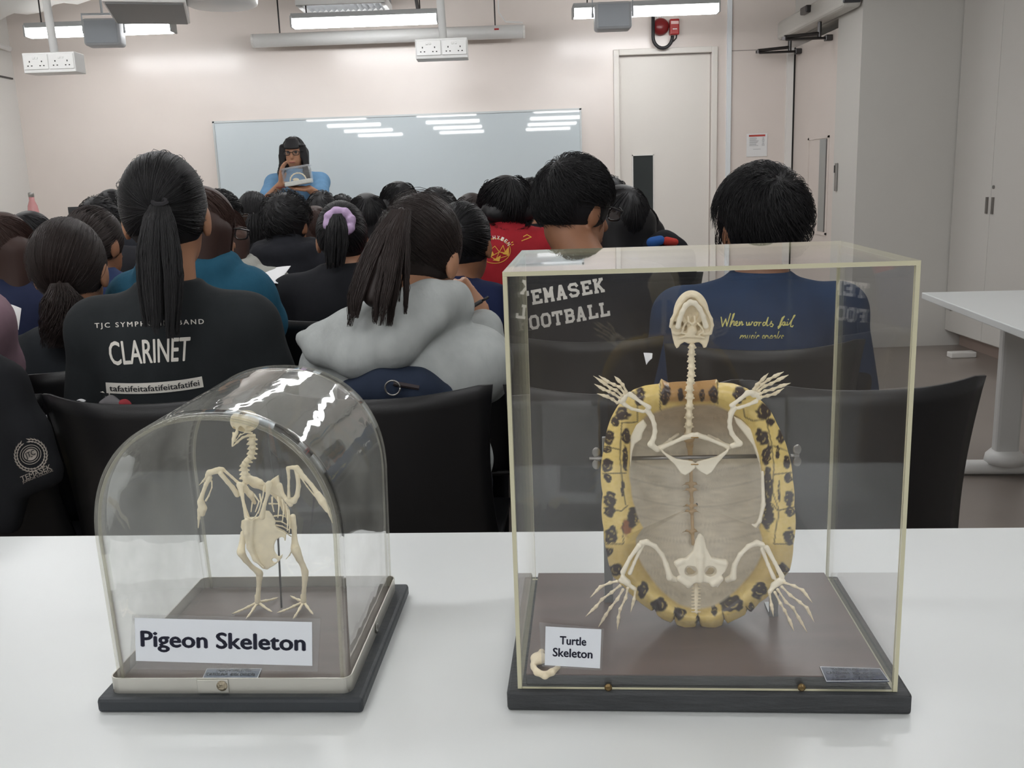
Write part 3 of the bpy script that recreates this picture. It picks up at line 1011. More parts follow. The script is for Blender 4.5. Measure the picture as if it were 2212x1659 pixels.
SEAM = [[(1426, 826), (1426, 884)], [(1550, 824), (1550, 872)], [(1377, 873), (1377, 911), (1365, 913), (1343, 913)], [(1343, 913), (1339, 986), (1344, 1040), (1352, 1090)], [(1305, 964), (1338, 971)], [(1303, 1023), (1352, 1022)], [(1304, 1097), (1342, 1104), (1356, 1092)], [(1304, 1175), (1347, 1175), (1345, 1130)], [(1606, 884), (1609, 901), (1626, 909), (1655, 906)], [(1655, 906), (1667, 960), (1672, 1010), (1668, 1060), (1683, 1104), (1672, 1173)], [(1667, 962), (1703, 975)], [(1670, 1025), (1714, 1020)], [(1668, 1088), (1680, 1103), (1716, 1095)], [(1672, 1175), (1714, 1175)], [(1508, 1325), (1508, 1352)], [(1458, 1312), (1456, 1343)], [(1412, 1312), (1414, 1325)], [(1560, 1316), (1565, 1346)], [(1612, 1310), (1615, 1322)]]
rng = np.random.default_rng(3)
_ph = rng.uniform(0, 6.28, (12, 2))
_fr = rng.uniform(-.35, .35, (12, 2))


def wob(x, y):
    s_ = 0
    for (a, b_), (fx, fy) in zip(_ph, _fr): s_ = s_ + np.sin(x * fx + a + 1.7 * np.sin(y * fy * .6 + b_)) * np.cos(y * fy + b_)
    return s_ / 4


NT = 640
th = np.linspace(-math.pi, math.pi, NT, endpoint=False)
ro, ri = radial(OUT, th), radial(INN, th)
rings = []          # (radius px, depth behind the pane, zone)
for k in range(12):     # dome behind
    s_ = 1 - k / 11
    rings.append((ro * (1 - s_ * .97), D0 + .008 + .085 * (1 - (1 - s_) ** 2.2) , 2))
for k in range(26):     # rim, seen from below
    s_ = k / 25
    rings.append((ro + (ri - ro) * s_, D0 - .009 * math.sin(math.pi * min(1, s_ * 1.0)) + .003 * (1 - s_) + .004 * s_, 0))
for k in range(1, 34):
    s_ = k / 33
    dep = .066 * (1 - (1 - s_) ** 3.0)
    rings.append((ri * (1 - s_ * .985), D0 + .004 + dep, 1))
V, Cc = [], []
for rr, dd, zone in rings:
    X, Y = SC_[0] + rr * np.cos(th), SC_[1] + rr * np.sin(th)
    yb = np.clip((Y - 880) / 90.0, 0, 1)
    for i in range(NT): V.append(CP(X[i], Y[i], dd))
    if zone == 0:
        c = np.tile(np.array(lin((226, 200, 124))), (NT, 1))
        c += (wob(X * 1.6, Y * 1.6)[:, None]) * .03
        top = np.clip((875 - Y) / 10, 0, 1) * np.clip((62 - np.abs(X - 1488)) / 6, 0, 1)
        c = c * (1 - top[:, None]) + np.array(lin((176, 136, 84))) * top[:, None]
        brn = np.clip((Y - 1172) / 6, 0, 1) * np.clip((1262 - Y) / 10, 0, 1)
        c = c * (1 - .35 * brn[:, None]) + np.array(lin((150, 118, 66))) * .35 * brn[:, None]
        w_ = wob(X * 1.15, Y * 1.15)
        dk = np.zeros(NT)
        for bx, by, rx, ry in BLOT:
            e = np.sqrt(((X - bx) / rx / 1.12) ** 2 + ((Y - by) / ry / 1.12) ** 2) + .26 * w_
            dk = np.maximum(dk, np.clip((1.0 - e) * 6, 0, 1) * (1 - .6 * np.clip(1 - np.abs(np.hypot((X - bx) / rx, (Y - by) / ry) - .5) * 7, 0, 1) * (wob(X * 1.1 + bx, Y * 1.1) > .15)))
        rust = np.clip((1 - np.hypot((X - 1354) / 13, (Y - 1140) / 20) + .3 * w_) * 4, 0, 1)
        c = c * (1 - rust[:, None]) + np.array(lin((140, 84, 44))) * rust[:, None]
        c = c * (1 - dk[:, None]) + np.array(lin((50, 36, 32))) * dk[:, None]
        sm = np.full(NT, 99.0)
        for ln in SEAM:
            for a, b_ in zip(ln[:-1], ln[1:]):
                a, b_ = np.array(a, float), np.array(b_, float)
                e = b_ - a
                tt = np.clip(((X - a[0]) * e[0] + (Y - a[1]) * e[1]) / (e @ e), 0, 1)
                sm = np.minimum(sm, np.hypot(X - a[0] - e[0] * tt, Y - a[1] - e[1] * tt))
        k_ = np.clip(1.9 - sm, 0, 1)[:, None]
        c = c * (1 - k_ * .8) + np.array(lin((52, 38, 30))) * k_ * .8
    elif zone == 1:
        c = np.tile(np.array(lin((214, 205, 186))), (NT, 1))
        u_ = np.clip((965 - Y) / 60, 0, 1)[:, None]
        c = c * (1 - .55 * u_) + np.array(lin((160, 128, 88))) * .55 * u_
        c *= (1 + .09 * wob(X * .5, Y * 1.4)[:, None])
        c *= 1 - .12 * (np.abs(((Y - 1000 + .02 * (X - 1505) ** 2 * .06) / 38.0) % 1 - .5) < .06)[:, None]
    else:
        c = np.tile(np.array(lin((96, 78, 52))), (NT, 1))
        if rr is rings[11][0]: c = np.tile(np.array(lin((206, 176, 96))), (NT, 1))
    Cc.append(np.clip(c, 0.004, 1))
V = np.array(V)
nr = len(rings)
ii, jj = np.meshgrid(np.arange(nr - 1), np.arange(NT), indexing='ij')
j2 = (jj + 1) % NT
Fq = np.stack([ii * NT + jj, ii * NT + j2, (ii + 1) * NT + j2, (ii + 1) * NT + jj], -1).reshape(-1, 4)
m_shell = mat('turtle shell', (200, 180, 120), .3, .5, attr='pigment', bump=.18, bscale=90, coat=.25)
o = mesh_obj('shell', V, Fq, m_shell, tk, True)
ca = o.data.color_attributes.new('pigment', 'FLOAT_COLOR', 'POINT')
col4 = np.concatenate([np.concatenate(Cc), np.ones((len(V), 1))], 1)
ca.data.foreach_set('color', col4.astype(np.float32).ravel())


def bone(name, parent, chains, m=None, h=.0007, k=.0016, extra=None):
    """chains: lists of (px, py, depth behind the pane, radius px)"""
    s = SDF(k)
    for ch in chains:
        s.chain([CP(a, b_, d_) for a, b_, d_, r in ch], [r * PXM for a, b_, d_, r in ch])
    if extra: extra(s)
    return solid(name, s, h, m or m_bone, parent)


def digits(name, parent, lst, d, m=None):
    for pts in lst:
        ch, n = [], len(pts)
        for i, (x, y) in enumerate(pts):
            ch.append((x, y, d - .001 * i, 3.6 if i < n - 1 else .7))
            if i < n - 1:
                x2, y2 = pts[i + 1]
                ch.append((x + (x2 - x) * .35, y + (y2 - y) * .35, d - .001 * i, 2.0 if i < n - 2 else 3.0))
                if i < n - 2: ch.append((x + (x2 - x) * .7, y + (y2 - y) * .7, d - .001 * i, 2.1))
        bone(name, parent, [ch], m or m_bone, .0006, .0012)


FD = D0 - .022
fl = bone('forelimb', tk, [[(1399, 887, FD, 6.5), (1408, 901, FD, 5), (1413.5, 917, FD, 4.6), (1415, 932, FD, 4.6), (1412, 946, FD, 5), (1406, 960, FD, 6.8), (1419, 971, FD + .002, 6)], [(1402, 880, FD - .002, 5.5), (1385, 869, FD - .002, 3.4), (1370, 858, FD - .002, 4.6), (1361, 852, FD - .002, 6)], [(1389, 889, FD, 4), (1364, 883, FD, 3), (1348, 873, FD, 5)], [(1352, 852, FD, 6), (1346, 861, FD, 7), (1339, 868, FD, 5)]], m_bone2)
digits('finger_bone', fl, [[(1353, 846), (1345, 831), (1337.5, 823.4), (1326.7, 812)], [(1349.4, 849.4), (1338.6, 836.4), (1326.7, 831), (1312.5, 824.5), (1293, 811)], [(1344, 855), (1331, 843), (1319, 838.6), (1307, 829), (1282, 812)], [(1338.6, 860), (1325.6, 850.5), (1316, 846), (1304, 841), (1283, 829)], [(1333, 870), (1323.4, 862.5), (1312.5, 857), (1289, 850)]], FD - .002)
fr = bone('forelimb', tk, [[(1585, 882, FD, 6.8), (1579, 893, FD, 5.5), (1576, 910, FD, 4.6), (1576.6, 923, FD, 4.6), (1581, 937, FD, 4.8), (1590, 949, FD, 5), (1597, 958, FD, 6.5), (1582, 963, FD + .002, 6)], [(1580, 876, FD - .002, 5), (1599, 862, FD - .002, 3.8), (1615, 849, FD - .002, 5.5), (1625, 848, FD - .002, 6)], [(1596, 881, FD, 4), (1617, 874, FD, 3), (1633, 867, FD, 5)], [(1628, 852, FD, 7), (1636, 850, FD, 7), (1641, 858, FD, 6)]], m_bone2)
digits('finger_bone', fr, [[(1628, 841), (1635, 831), (1647, 820), (1660, 806)], [(1634, 841), (1645, 831), (1660, 820), (1674, 812.5), (1693, 803)], [(1638.5, 845), (1651.5, 834), (1665.6, 829), (1682, 820), (1704, 809.5)], [(1640.7, 851.6), (1652.6, 845), (1669, 841), (1686, 834), (1708, 827.5)], [(1645, 858), (1658, 855), (1674, 850.5), (1694, 838)]], FD - .002)
hl = bone('hindlimb', tk, [[(1458, 1252, FD + .004, 7), (1447, 1247, FD, 7.5), (1439, 1219.5, FD, 5.6), (1430, 1198, FD, 5), (1415, 1180, FD, 5), (1397, 1171, FD, 6.5), (1386, 1172, FD, 6)], [(1381, 1178, FD - .003, 6), (1361, 1205, FD - .004, 3.8), (1345.5, 1236, FD - .006, 6)], [(1387, 1178, FD, 5), (1370, 1216, FD - .003, 3.4), (1360.6, 1238, FD - .006, 5)], [(1345.5, 1247, FD - .008, 6), (1355, 1258, FD - .008, 7), (1341, 1254, FD - .008, 5.5)], [(1355, 1262, FD - .008, 5), (1371, 1272, FD - .01, 5)]], m_bone2)
TD = FD - .012
digits('toe_bone', hl, [[(1333, 1255.7), (1318, 1258.7), (1297, 1267.7), (1275, 1291)], [(1339.5, 1264.7), (1321, 1279.8), (1300, 1295), (1288, 1310), (1265, 1332)], [(1345.5, 1273.7), (1333.4, 1294.8), (1318.4, 1313), (1309, 1328), (1292, 1356)], [(1356, 1270.7), (1351.5, 1291.8), (1339.5, 1316), (1336, 1334), (1333.4, 1362)], [(1372.6, 1273.7), (1369.6, 1294.8), (1362, 1323)]], TD)
hr = bone('hindlimb', tk, [[(1572, 1252, FD + .004, 7), (1583, 1247, FD, 7.5), (1587, 1219.5, FD, 5.6), (1598.7, 1198, FD, 5), (1616.8, 1180, FD, 5), (1634.8, 1172.8, FD, 6.5), (1646, 1176, FD, 6)], [(1656, 1183, FD - .003, 6), (1674, 1216, FD - .004, 3.8), (1689, 1245, FD - .006, 6)], [(1646, 1186, FD, 5), (1659, 1219.5, FD - .003, 3.4), (1671, 1247, FD - .006, 5)], [(1683, 1255, FD - .008, 7), (1672, 1264, FD - .008, 6.5), (1692, 1256, FD - .008, 5.5)], [(1672, 1264, FD - .008, 5), (1663, 1278, FD - .01, 5)]], m_bone2)
digits('toe_bone', hr, [[(1695, 1258.7), (1716, 1266), (1734, 1275), (1755, 1302)], [(1689, 1267.7), (1707, 1285.8), (1728, 1301), (1743, 1313), (1759, 1344)], [(1680, 1273.7), (1698, 1301), (1713, 1313), (1725, 1334), (1744, 1367)], [(1674, 1279.8), (1686, 1304), (1695, 1319), (1705.7, 1340), (1715, 1363)], [(1662, 1279.8), (1666.5, 1307), (1671, 1332)]], TD)
H5 = lambda x, y, d: CP(1240 + .3014 * x, 900 + .3014 * y, d)
# pelvis
PD = D0 - .018


def _pelvis(s):
    s.plate([H5(x, y, PD) for x, y in ((900, 838), (932, 860), (950, 940), (985, 1005), (1040, 1022), (1090, 1022), (1100, 1070), (1085, 1105), (1058, 1130), (1050, 1190), (1025, 1225), (985, 1192), (910, 1182), (860, 1192), (835, 1228), (805, 1228), (788, 1190), (748, 1120), (728, 1060), (750, 1020), (800, 1012), (850, 960), (872, 880))], .006, rd=.002)
    s.ell(H5(835, 1100, PD), (.0062, .02, .0056), sub=True).ell(H5(975, 1100, PD), (.0058, .02, .0056), sub=True)


bone('pelvis', tk, [[(1240 + .3014 * 905, 900 + .3014 * 860, PD - .002, 6), (1240 + .3014 * 905, 900 + .3014 * 1000, PD - .002, 9), (1240 + .3014 * 905, 900 + .3014 * 1170, PD - .003, 7)], [(1462, 1216, PD - .001, 7), (1474, 1212, PD - .001, 6)], [(1567, 1216, PD - .001, 7), (1550, 1212, PD - .001, 6)], [(1468, 1250, PD - .001, 7), (1485, 1262, PD - .002, 7)], [(1556, 1250, PD - .001, 7), (1540, 1262, PD - .002, 7)]], m_bone2, .0008, .002, _pelvis)
bone('sacral_bone', tk, [[(1489, 1232, PD + .02, 7), (1498, 1240, PD + .012, 6), (1488, 1244, PD + .02, 5)], [(1536, 1232, PD + .02, 7), (1528, 1242, PD + .014, 6)]], m_bone, .0008)
tl_ = []
for i in range(9):
    y = 1262 + i * 7.2
    tl_.append([(1503, y, PD + .008 - .001 * i, 5 - .35 * i), (1505 , y + 5.5, PD + .008 - .001 * i, 4 - .3 * i)])
    tl_.append([(1498 - 4, y + 2, PD + .008 - .001 * i, 1.6), (1510 + 3, y + 2, PD + .008 - .001 * i, 1.6)])
bone('tail', tk, tl_, m_bone, .0007, .0012)
# shoulder girdle
GD = D0 - .012


def _girdle(s):
    s.plate([H5(x, y, GD - .004) for x, y in ((622, 228), (660, 262), (730, 300), (850, 318), (868, 332), (866, 368), (830, 400), (795, 420), (765, 405), (720, 340), (660, 285), (625, 250))], .0035, rd=.0012)
    s.plate([H5(x, y, GD - .004) for x, y in ((1112, 225), (1085, 245), (1020, 285), (882, 322), (872, 340), (876, 372), (905, 395), (950, 418), (985, 400), (1040, 320), (1105, 250))], .0035, rd=.0012)


q5 = lambda x, y, d, r: (1240 + .3014 * x, 900 + .3014 * y, d, r)
bone('shoulder_girdle', tk, [[q5(610, 228, GD, 6.5), q5(700, 190, GD, 4), q5(790, 150, GD, 5), q5(850, 135, GD - .002, 6.5)], [q5(1110, 215, GD, 6.5), q5(1040, 190, GD, 4), q5(940, 150, GD, 5), q5(882, 132, GD - .002, 6.5)], [q5(620, 225, GD, 5), q5(690, 165, GD + .015, 3), q5(745, 125, GD + .03, 3.4)], [q5(1095, 212, GD, 5), q5(1030, 165, GD + .015, 3), q5(965, 135, GD + .03, 3.4)]], m_bone2, .0007, .002, _girdle)
for yy in (150, 342):
    a, b_ = H5(838, yy, GD - .007), H5(892, yy, GD - .007)
    MB().tube([a, b_], .0005, 6).build('tie_wire', mat('brass wire', (170, 130, 60), .3, .5, .8), tk)
# skull
S8 = lambda x, y: (1380 + .1446 * x, 620 + .1446 * y)
SD = D0 - .012
SK = [(780, 118), (850, 140), (910, 220), (980, 290), (1020, 370), (1070, 470), (1085, 560), (1060, 680), (1040, 800), (1005, 895), (960, 908), (945, 860), (900, 822), (850, 825), (800, 850), (730, 840), (680, 815), (620, 850), (590, 900), (560, 914), (535, 870), (510, 780), (490, 680), (472, 580), (490, 480), (540, 380), (590, 280), (650, 210), (710, 140)]


def _skull(s):
    P = [CP(*S8(x, y), SD) for x, y in SK]
    s.plate(P, .007, rd=.002)
    s.ell(CP(*S8(780, 420), SD + .011), (.0165, .011, .023))
    for i in list(range(23, 29)) + list(range(0, 7)):
        a, b_ = P[i], P[(i + 1) % len(P)]
        s.cone(a - cy_ * .004, b_ - cy_ * .004, .0016, .0016, k=.001)
    s.ell(CP(*S8(785, 340), SD - .003), (.0075, .0045, .011), sub=True)
    for x, y, r in ((640, 552, .0017), (540, 540, .0013), (905, 572, .0018), (950, 545, .0018), (690, 610, .0022), (880, 610, .0022)):
        s.ell(CP(*S8(x, y), SD - .003), (r, .006, r * 1.3), sub=True)
    s.ell(CP(*S8(790, 655), SD - .004), (.0048, .004, .0052)).ell(CP(*S8(570, 690), SD - .003), (.0042, .003, .0022)).ell(CP(*S8(1000, 690), SD - .003), (.0042, .003, .0022))
    for ch in ([(700, 530), (660, 620), (640, 685), (740, 705)], [(880, 540), (945, 610), (970, 665), (900, 705)], [(735, 440), (745, 520), (800, 560)], [(830, 440), (840, 520), (800, 560)], [(600, 760), (700, 735), (790, 740), (900, 740), (980, 760)]):
        s.chain([CP(*S8(x, y), SD - .0055) for x, y in ch], .0010, k=.001)


sk = bone('skull', tk, [], m_bone, .0006, .0014, _skull)
bone('lower_jaw', sk, [[(*S8(x, y), SD - .0075, r * .1446) for x, y, r in ((585, 590, 40), (610, 480, 34), (650, 370, 34), (700, 275, 36), (770, 228, 38), (840, 245, 36), (905, 320, 34), (960, 440, 34), (1000, 585, 40))]], m_bone2, .0006)
# neck
NV = [(1495, 747), (1494, 762), (1493.5, 777), (1494, 792), (1493.5, 808), (1492, 823), (1489.5, 839), (1490, 856), (1489.5, 878), (1488.5, 898), (1488, 918), (1487, 940)]
for i in range(len(NV) - 1):
    (x0, y0), (x1, y1) = NV[i], NV[i + 1]
    d_ = D0 - .016 + .009 * max(0, i - 7)
    wd_ = 6.9 + .14 * i
    ch = [[(x0, y0 + 1, d_, wd_), (x0 * .5 + x1 * .5, (y0 + y1) / 2, d_, wd_ * .66), (x1, y1 - 2, d_, wd_ * .95)], [(x0 - wd_ * 1.15, y0 + 4, d_ + .001, 2), (x0, y0 + 1, d_, 3.5), (x0 + wd_ * 1.15, y0 + 4, d_ + .001, 2)], [(x1 - wd_ * .95, y1 - 3, d_ + .002, 1.8), (x1, y1 - 5, d_, 3), (x1 + wd_ * .95, y1 - 3, d_ + .002, 1.8)]]
    bone('neck_vertebra', tk, ch, m_bone, .0006, .0012)
# backbone inside the shell
ch = [[(1487, 930, D0 + .03, 8), (1488, 945, D0 + .035, 12), (1490, 962, D0 + .045, 7), (1492, 1000, D0 + .058, 4.5), (1494, 1080, D0 + .064, 4), (1497, 1175, D0 + .062, 4.2)]]
for yy, sgn in [(y_, s_) for y_ in (960, 1048, 1061, 1095, 1107, 1150) for s_ in (-1, 1)]:
    ch.append([(1493, yy, D0 + .062, 2), (1493 + sgn * 9, yy - 4, D0 + .06, 1.6), (1493 + sgn * 20, yy + 1, D0 + .064, .8)])
bone('backbone', tk, ch, mat('bone brownish', (186, 158, 118), .45, .4, var=.12, vscale=60), .0009, .003)
# inner bony flanks of the shell
for sgn in (-1, 1):
    pl = [(1372, 915), (1390, 905), (1398, 918), (1388, 935), (1386, 948), (1372, 958), (1366, 975), (1362, 1010), (1360, 990), (1362, 940)] if sgn < 0 else [(1584, 898), (1600, 905), (1622, 925), (1630, 950), (1640, 985), (1650, 1060), (1640, 1000), (1626, 962), (1606, 935), (1590, 915)]
    P = [CP(x, y, D0 + .006) for x, y in pl]
    solid('shell_buttress', SDF(.002).plate(P, .006, rd=.002), .0009, m_bone2, tk)
s = SDF(.002).chain([CP(1647, 1020, D0 - .001), CP(1649, 1090, D0 - .001), CP(1641, 1125, D0 - .001), CP(1632, 1136, D0), CP(1625, 1133, D0)], [.0014, .002, .0018, .0014, .001])
solid('shell_buttress', s, .0008, m_bone2, tk)
# rod, wing nuts and posts
a, b_ = CP(1362, 990, D0 + .012), CP(1637, 985.5, D0 + .012)
MB().tube([a, b_], 4.6 * PXM, 14).build('support_rod', m_steel, tk, True)
for x, y, xo, sgn in ((1302, 990, 1273, -1), (1708, 984, 1726, 1)):
    dd = D0 + .012
    wn = MB().tube([CP(x, y, dd), CP(xo, y + .5, dd)], 3.4 * PXM, 10).lathe(CP(x + sgn * 7, y, dd), [(6.5 * PXM, 0), (5 * PXM, .004)], 12, ax=cx_ * sgn).build('wing_nut', m_steel, tk)
    for q in (-1, 1):
        s = SDF(.001).ell(CP(x + sgn * 14, y + q * 13, dd), (.0042, .0011, .0052))
        solid('wing', s, .0006, m_steel, wn)
for px0, px1, yb in ((1303, 1325, 1300), (1665, 1686, 1330)):
    bt_ = at(px0, yb, z=PT)
    dz = (bt_ - CO) @ cy_
    dz = max(dz, D0 + .012)
    A = [CP(px0, 985, dz), CP(px0 + 8, 985, dz)]
    x_ = (CP(px0 + 10, 1150, dz) - CO) @ cx_
    MB().box(cl(x_, dz, (PT + .94) / 2), (.009, .004, .94 - PT), CY, .0008).box(cl(x_, dz + .012, PT + .0016), (.009, .028, .003), CY).build('support_post', mat('grey metal strip', (150, 152, 152), .4, .5, .6), tk)

# ================================================================ the pigeon case
PYAW = math.radians(-3.9)
PO = V3(-.3882, .8125, 0)
ux, uy, uz = frame(PYAW)


def PL(x, y, z): return PO + ux * x + uy * y + V3(0, 0, z)


def PP(px, py, d): return plane_pt(px, py, PO + uy * d, uy)


pc_ = empty('pigeon_display_case', PL(.115, .115, TZ), 'low arched clear case on a black board holding the pigeon skeleton', 'display case')
MB().box(PL(.1165, .1175, TZ + .0076), (.2515, .2545, .0148), PYAW, .0035).build('base_board', mat('black painted board', (52, 56, 60), .5, .4, bump=.1, bscale=90), pc_)
MB().box(PL(.115, .1158, .7436), (.225, .227, .003), PYAW).build('floor_board', mat('brown board', (98, 85, 80), .45, .4, var=.12, vscale=9, stretch=(1, 6, 1)), pc_)
PF = .7452
RW, RDp, RH = .2302, .2320, .0155
m_rim = mat('aluminium rim', (196, 194, 186), .38, .5, .75)


def rrect(o, rr, n=6):
    pts = []
    for cx0, cy0, a0 in ((RW - o - rr, o + rr, -90), (RW - o - rr, RDp - o - rr, 0), (o + rr, RDp - o - rr, 90), (o + rr, o + rr, 180)):
        for k in range(n + 1):
            a = math.radians(a0 + 90 * k / n)
            pts.append((cx0 + rr * math.cos(a), cy0 + rr * math.sin(a)))
    return pts


def ring(o1, o2, z0, z1, name, m, parent):
    A, B = rrect(o1, .009), rrect(o2, .0075)
    n = len(A)
    v = [PL(*p, z0) for p in A] + [PL(*p, z1) for p in A] + [PL(*p, z0) for p in B] + [PL(*p, z1) for p in B]
    f = []
    for i in range(n):
        j = (i + 1) % n
        f += [[i, j, n + j, n + i], [2 * n + j, 2 * n + i, 3 * n + i, 3 * n + j], [n + i, n + j, 3 * n + j, 3 * n + i], [j, i, 2 * n + i, 2 * n + j]]
    return mesh_obj(name, v, f, m, parent, False)


rim = ring(0, .0012, .742, .742 + RH, 'metal_rim', m_rim, pc_)
sp = PP(480, 1481, -.0008)
MB().box(PL(.1, -.0006, .7497), (.03, .0012, .0135), PYAW, .0005).build('seam_tab', m_rim, rim)
MB().lathe(sp, [(.0052, 0), (.0052, .001), (.003, .0022)], 18, ax=-uy).build('rivet', mat('rivet nickel', (168, 158, 138), .4, .5, .8, bump=.4, bscale=300), rim)
sp = PL(RW + .0008, .115, .7495)
MB().lathe(sp, [(.0052, 0), (.0052, .001), (.003, .0022)], 18, ax=ux).build('rivet', m_steel, rim)


def arch(off, n=44):
    """outline of the dome, walking from bottom left over the top to bottom right"""
    zs, hw, hgt, cxm = .742 + .150, .1125 - off, .1175 + .757 - .742 - .015 - off, .1165
    pts = [(cxm - hw + .004 - .004 * q, .7436 + (zs - .7436) * q) for q in np.linspace(0, 1, 8)[:-1]]
    for a in np.linspace(math.pi, 0, n):
        c, s_ = math.cos(a), math.sin(a)
        pts.append((cxm + hw * np.sign(c) * abs(c) ** .9, zs + hgt * s_ ** .9))
    pts += [(cxm + hw - .004 * q, zs + (.7436 - zs) * q) for q in np.linspace(0, 1, 8)[1:]]
    return pts


m_dome = clear('dome acrylic', (.985, .987, .98), .2, 26, .03, (.66, .67, .64), (1, .35, .35), .5, .35)
m_pane = clear('dome pane', (.985, .988, .985), .05, 30, .03, (.66, .68, .66), (1, 1, 1), .5)
m_dedge = clear('dome edge', (.86, .85, .79), .35, 4, .05, (.78, .77, .7))
A, B = arch(0), arch(.0026)
n = len(A)
y0, y1 = .0035, .2285
v, f, mi = [], [], []
ys = np.linspace(y0, y1, 12)
for P in (A, B):
    for y_ in ys:
        v += [PL(p[0] + (.0015 if y_ > .1 else -.0) * 0, y_, p[1]) for p in P]
ny = len(ys)
for q in range(2):
    for a in range(ny - 1):
        for i in range(n - 1):
            b0 = q * ny * n
            f.append([b0 + a * n + i, b0 + a * n + i + 1, b0 + (a + 1) * n + i + 1, b0 + (a + 1) * n + i] if q == 0 else [b0 + a * n + i, b0 + (a + 1) * n + i, b0 + (a + 1) * n + i + 1, b0 + a * n + i + 1])
            mi.append(0)
for a in (0, ny - 1):
    for i in range(n - 1):
        f.append([a * n + i, a * n + i + 1, ny * n + a * n + i + 1, ny * n + a * n + i])
        mi.append(1)
o = mesh_obj('dome', v, f, [m_dome, m_dedge], pc_, True)
o.data.polygons.foreach_set('material_index', np.array(mi, np.int32))
for y_, nm in ((.0045, 'front_pane'), (.2265, 'back_pane')):
    P = arch(.0032)
    MB().prism([PL(p[0], y_, p[1]) for p in P], uy * .0012).build(nm, m_pane, pc_)
    MB().tube([PL(p[0], y_ + .0006, p[1]) for p in arch(.0042)], .0016, 6, caps=True).build('pane_bead', m_dedge, pc_, True)
# its floor nameplate and its card
Q = [at(x, y, z=PF) for x, y in ((437, 1468), (556, 1469), (566, 1446), (447, 1446))]
npl = MB().prism([q + V3(0, 0, .0002) for q in Q], (0, 0, .0007)).build('nameplate', mat('nameplate grey', (92, 104, 122), .4), pc_)
border_quad(Q, .06, m_silver, npl, 'border', V3(0, 0, .0011))
print_quad('PIGEON  SKELETON', Q, (.2, .82, .7, .94), m_silver, npl)
print_quad('CAROLINA  BIOLOGICAL', Q, (.04, .94, .3, .56), m_silver, npl)
Q = [PP(x, y, .0036) for x, y in ((281, 1444.6), (686, 1450), (692.6, 1336), (286, 1327))]
t = empty('pigeon_label_card', Q[0], 'long laminated card stuck on the arched case reading Pigeon Skeleton', 'label')
MB().prism(Q, -uy * .0006).build('laminate', m_lam, t)
Q = [PP(x, y, .0028) for x, y in ((294, 1427.3), (674.8, 1438), (674, 1343.7), (290.7, 1334.6))]
pp_ = MB().prism(Q, -uy * .0003).build('paper', m_paper, t)
print_quad('Pigeon Skeleton', Q, (.03, .965, .22, .72), m_ink, pp_, up=-uy * .0005, bold=.034)

# ================================================================ pigeon skeleton
BD = .140
pk = empty('pigeon_skeleton', PL(.13, BD, PF), 'mounted pigeon skeleton standing with both wings half lowered', 'skeleton')
PZ = lambda x, y: (380 + .30135 * x, 860 + .30135 * y)
PK = lambda x, y: (500 + .1567 * x, 980 + .1567 * y)
PM = .00047


def pb(name, parent, chains, h=.0006, k=.0014, extra=None, m=None):
    s = SDF(k)
    for ch in chains:
        s.chain([PP(a, b_, d_) for a, b_, d_, r in ch], [r * PM for a, b_, d_, r in ch])
    if extra: extra(s)
    return solid(name, s, h, m or m_pbone, parent)


def zc(pts, d, r, fn=PZ, sc=.30135):
    """chain in crop coordinates; d and r constants or lists"""
    n = len(pts)
    d = [d] * n if np.isscalar(d) else d
    r = [r] * n if np.isscalar(r) else r
    return [(*fn(x, y), d[i], r[i] * sc) for i, (x, y) in enumerate(pts)]


def _pskull(s):
    s.ell(PP(*PZ(505, 165), BD + .001), (.0128, .0135, .0112)).ell(PP(*PZ(450, 165), BD - .004), (.0085, .009, .0095))
    s.ell(PP(*PZ(470, 225), BD - .010), (.0032, .006, .0042), sub=True)
    s.ell(PP(*PZ(535, 215), BD - .011), (.0042, .006, .0032), sub=True)
    s.ell(PP(*PZ(418, 222), BD - .010), (.0018, .005, .0032), sub=True)


psk = pb('skull', pk, [zc([(455, 200), (432, 255), (415, 300), (403, 348)], [BD - .010, BD - .014, BD - .017, BD - .02], [16, 11, 9, 3]), zc([(418, 215), (412, 250), (408, 290), (402, 340)], [BD - .008, BD - .013, BD - .016, BD - .02], [8, 6, 6, 3]), zc([(480, 225), (455, 270), (425, 310)], [BD - .008, BD - .012, BD - .016], [5, 4, 4]), zc([(545, 250), (500, 245), (470, 262)], [BD - .004, BD - .006, BD - .01], [7, 4, 4])], extra=_pskull)
pb('lower_jaw', psk, [zc([(560, 268), (520, 268), (478, 283), (440, 315), (408, 345)], [BD, BD - .004, BD - .009, BD - .014, BD - .019], [13, 10, 8, 8, 4])])
nv = [(548, 285), (545, 318), (550, 352), (545, 388), (538, 420), (512, 448), (495, 475), (490, 505), (495, 535), (492, 565), (505, 600)]
for i in range(len(nv) - 1):
    (x0, y0), (x1, y1) = nv[i], nv[i + 1]
    d_ = BD + .002 + .001 * i
    pb('neck_vertebra', pk, [zc([(x0, y0), ((x0 + x1) / 2, (y0 + y1) / 2), (x1, y1)], d_, [24, 18, 23]), zc([(x0 - 33, y0 + 12), (x0, y0 + 6), (x0 + 33, y0 + 12)], d_ + .001, [7, 12, 7]), zc([(x1 - 20, y1 - 4), (x1 - 34, y1 + 6)], d_ - .002, [6, 2])], .00055, .001)
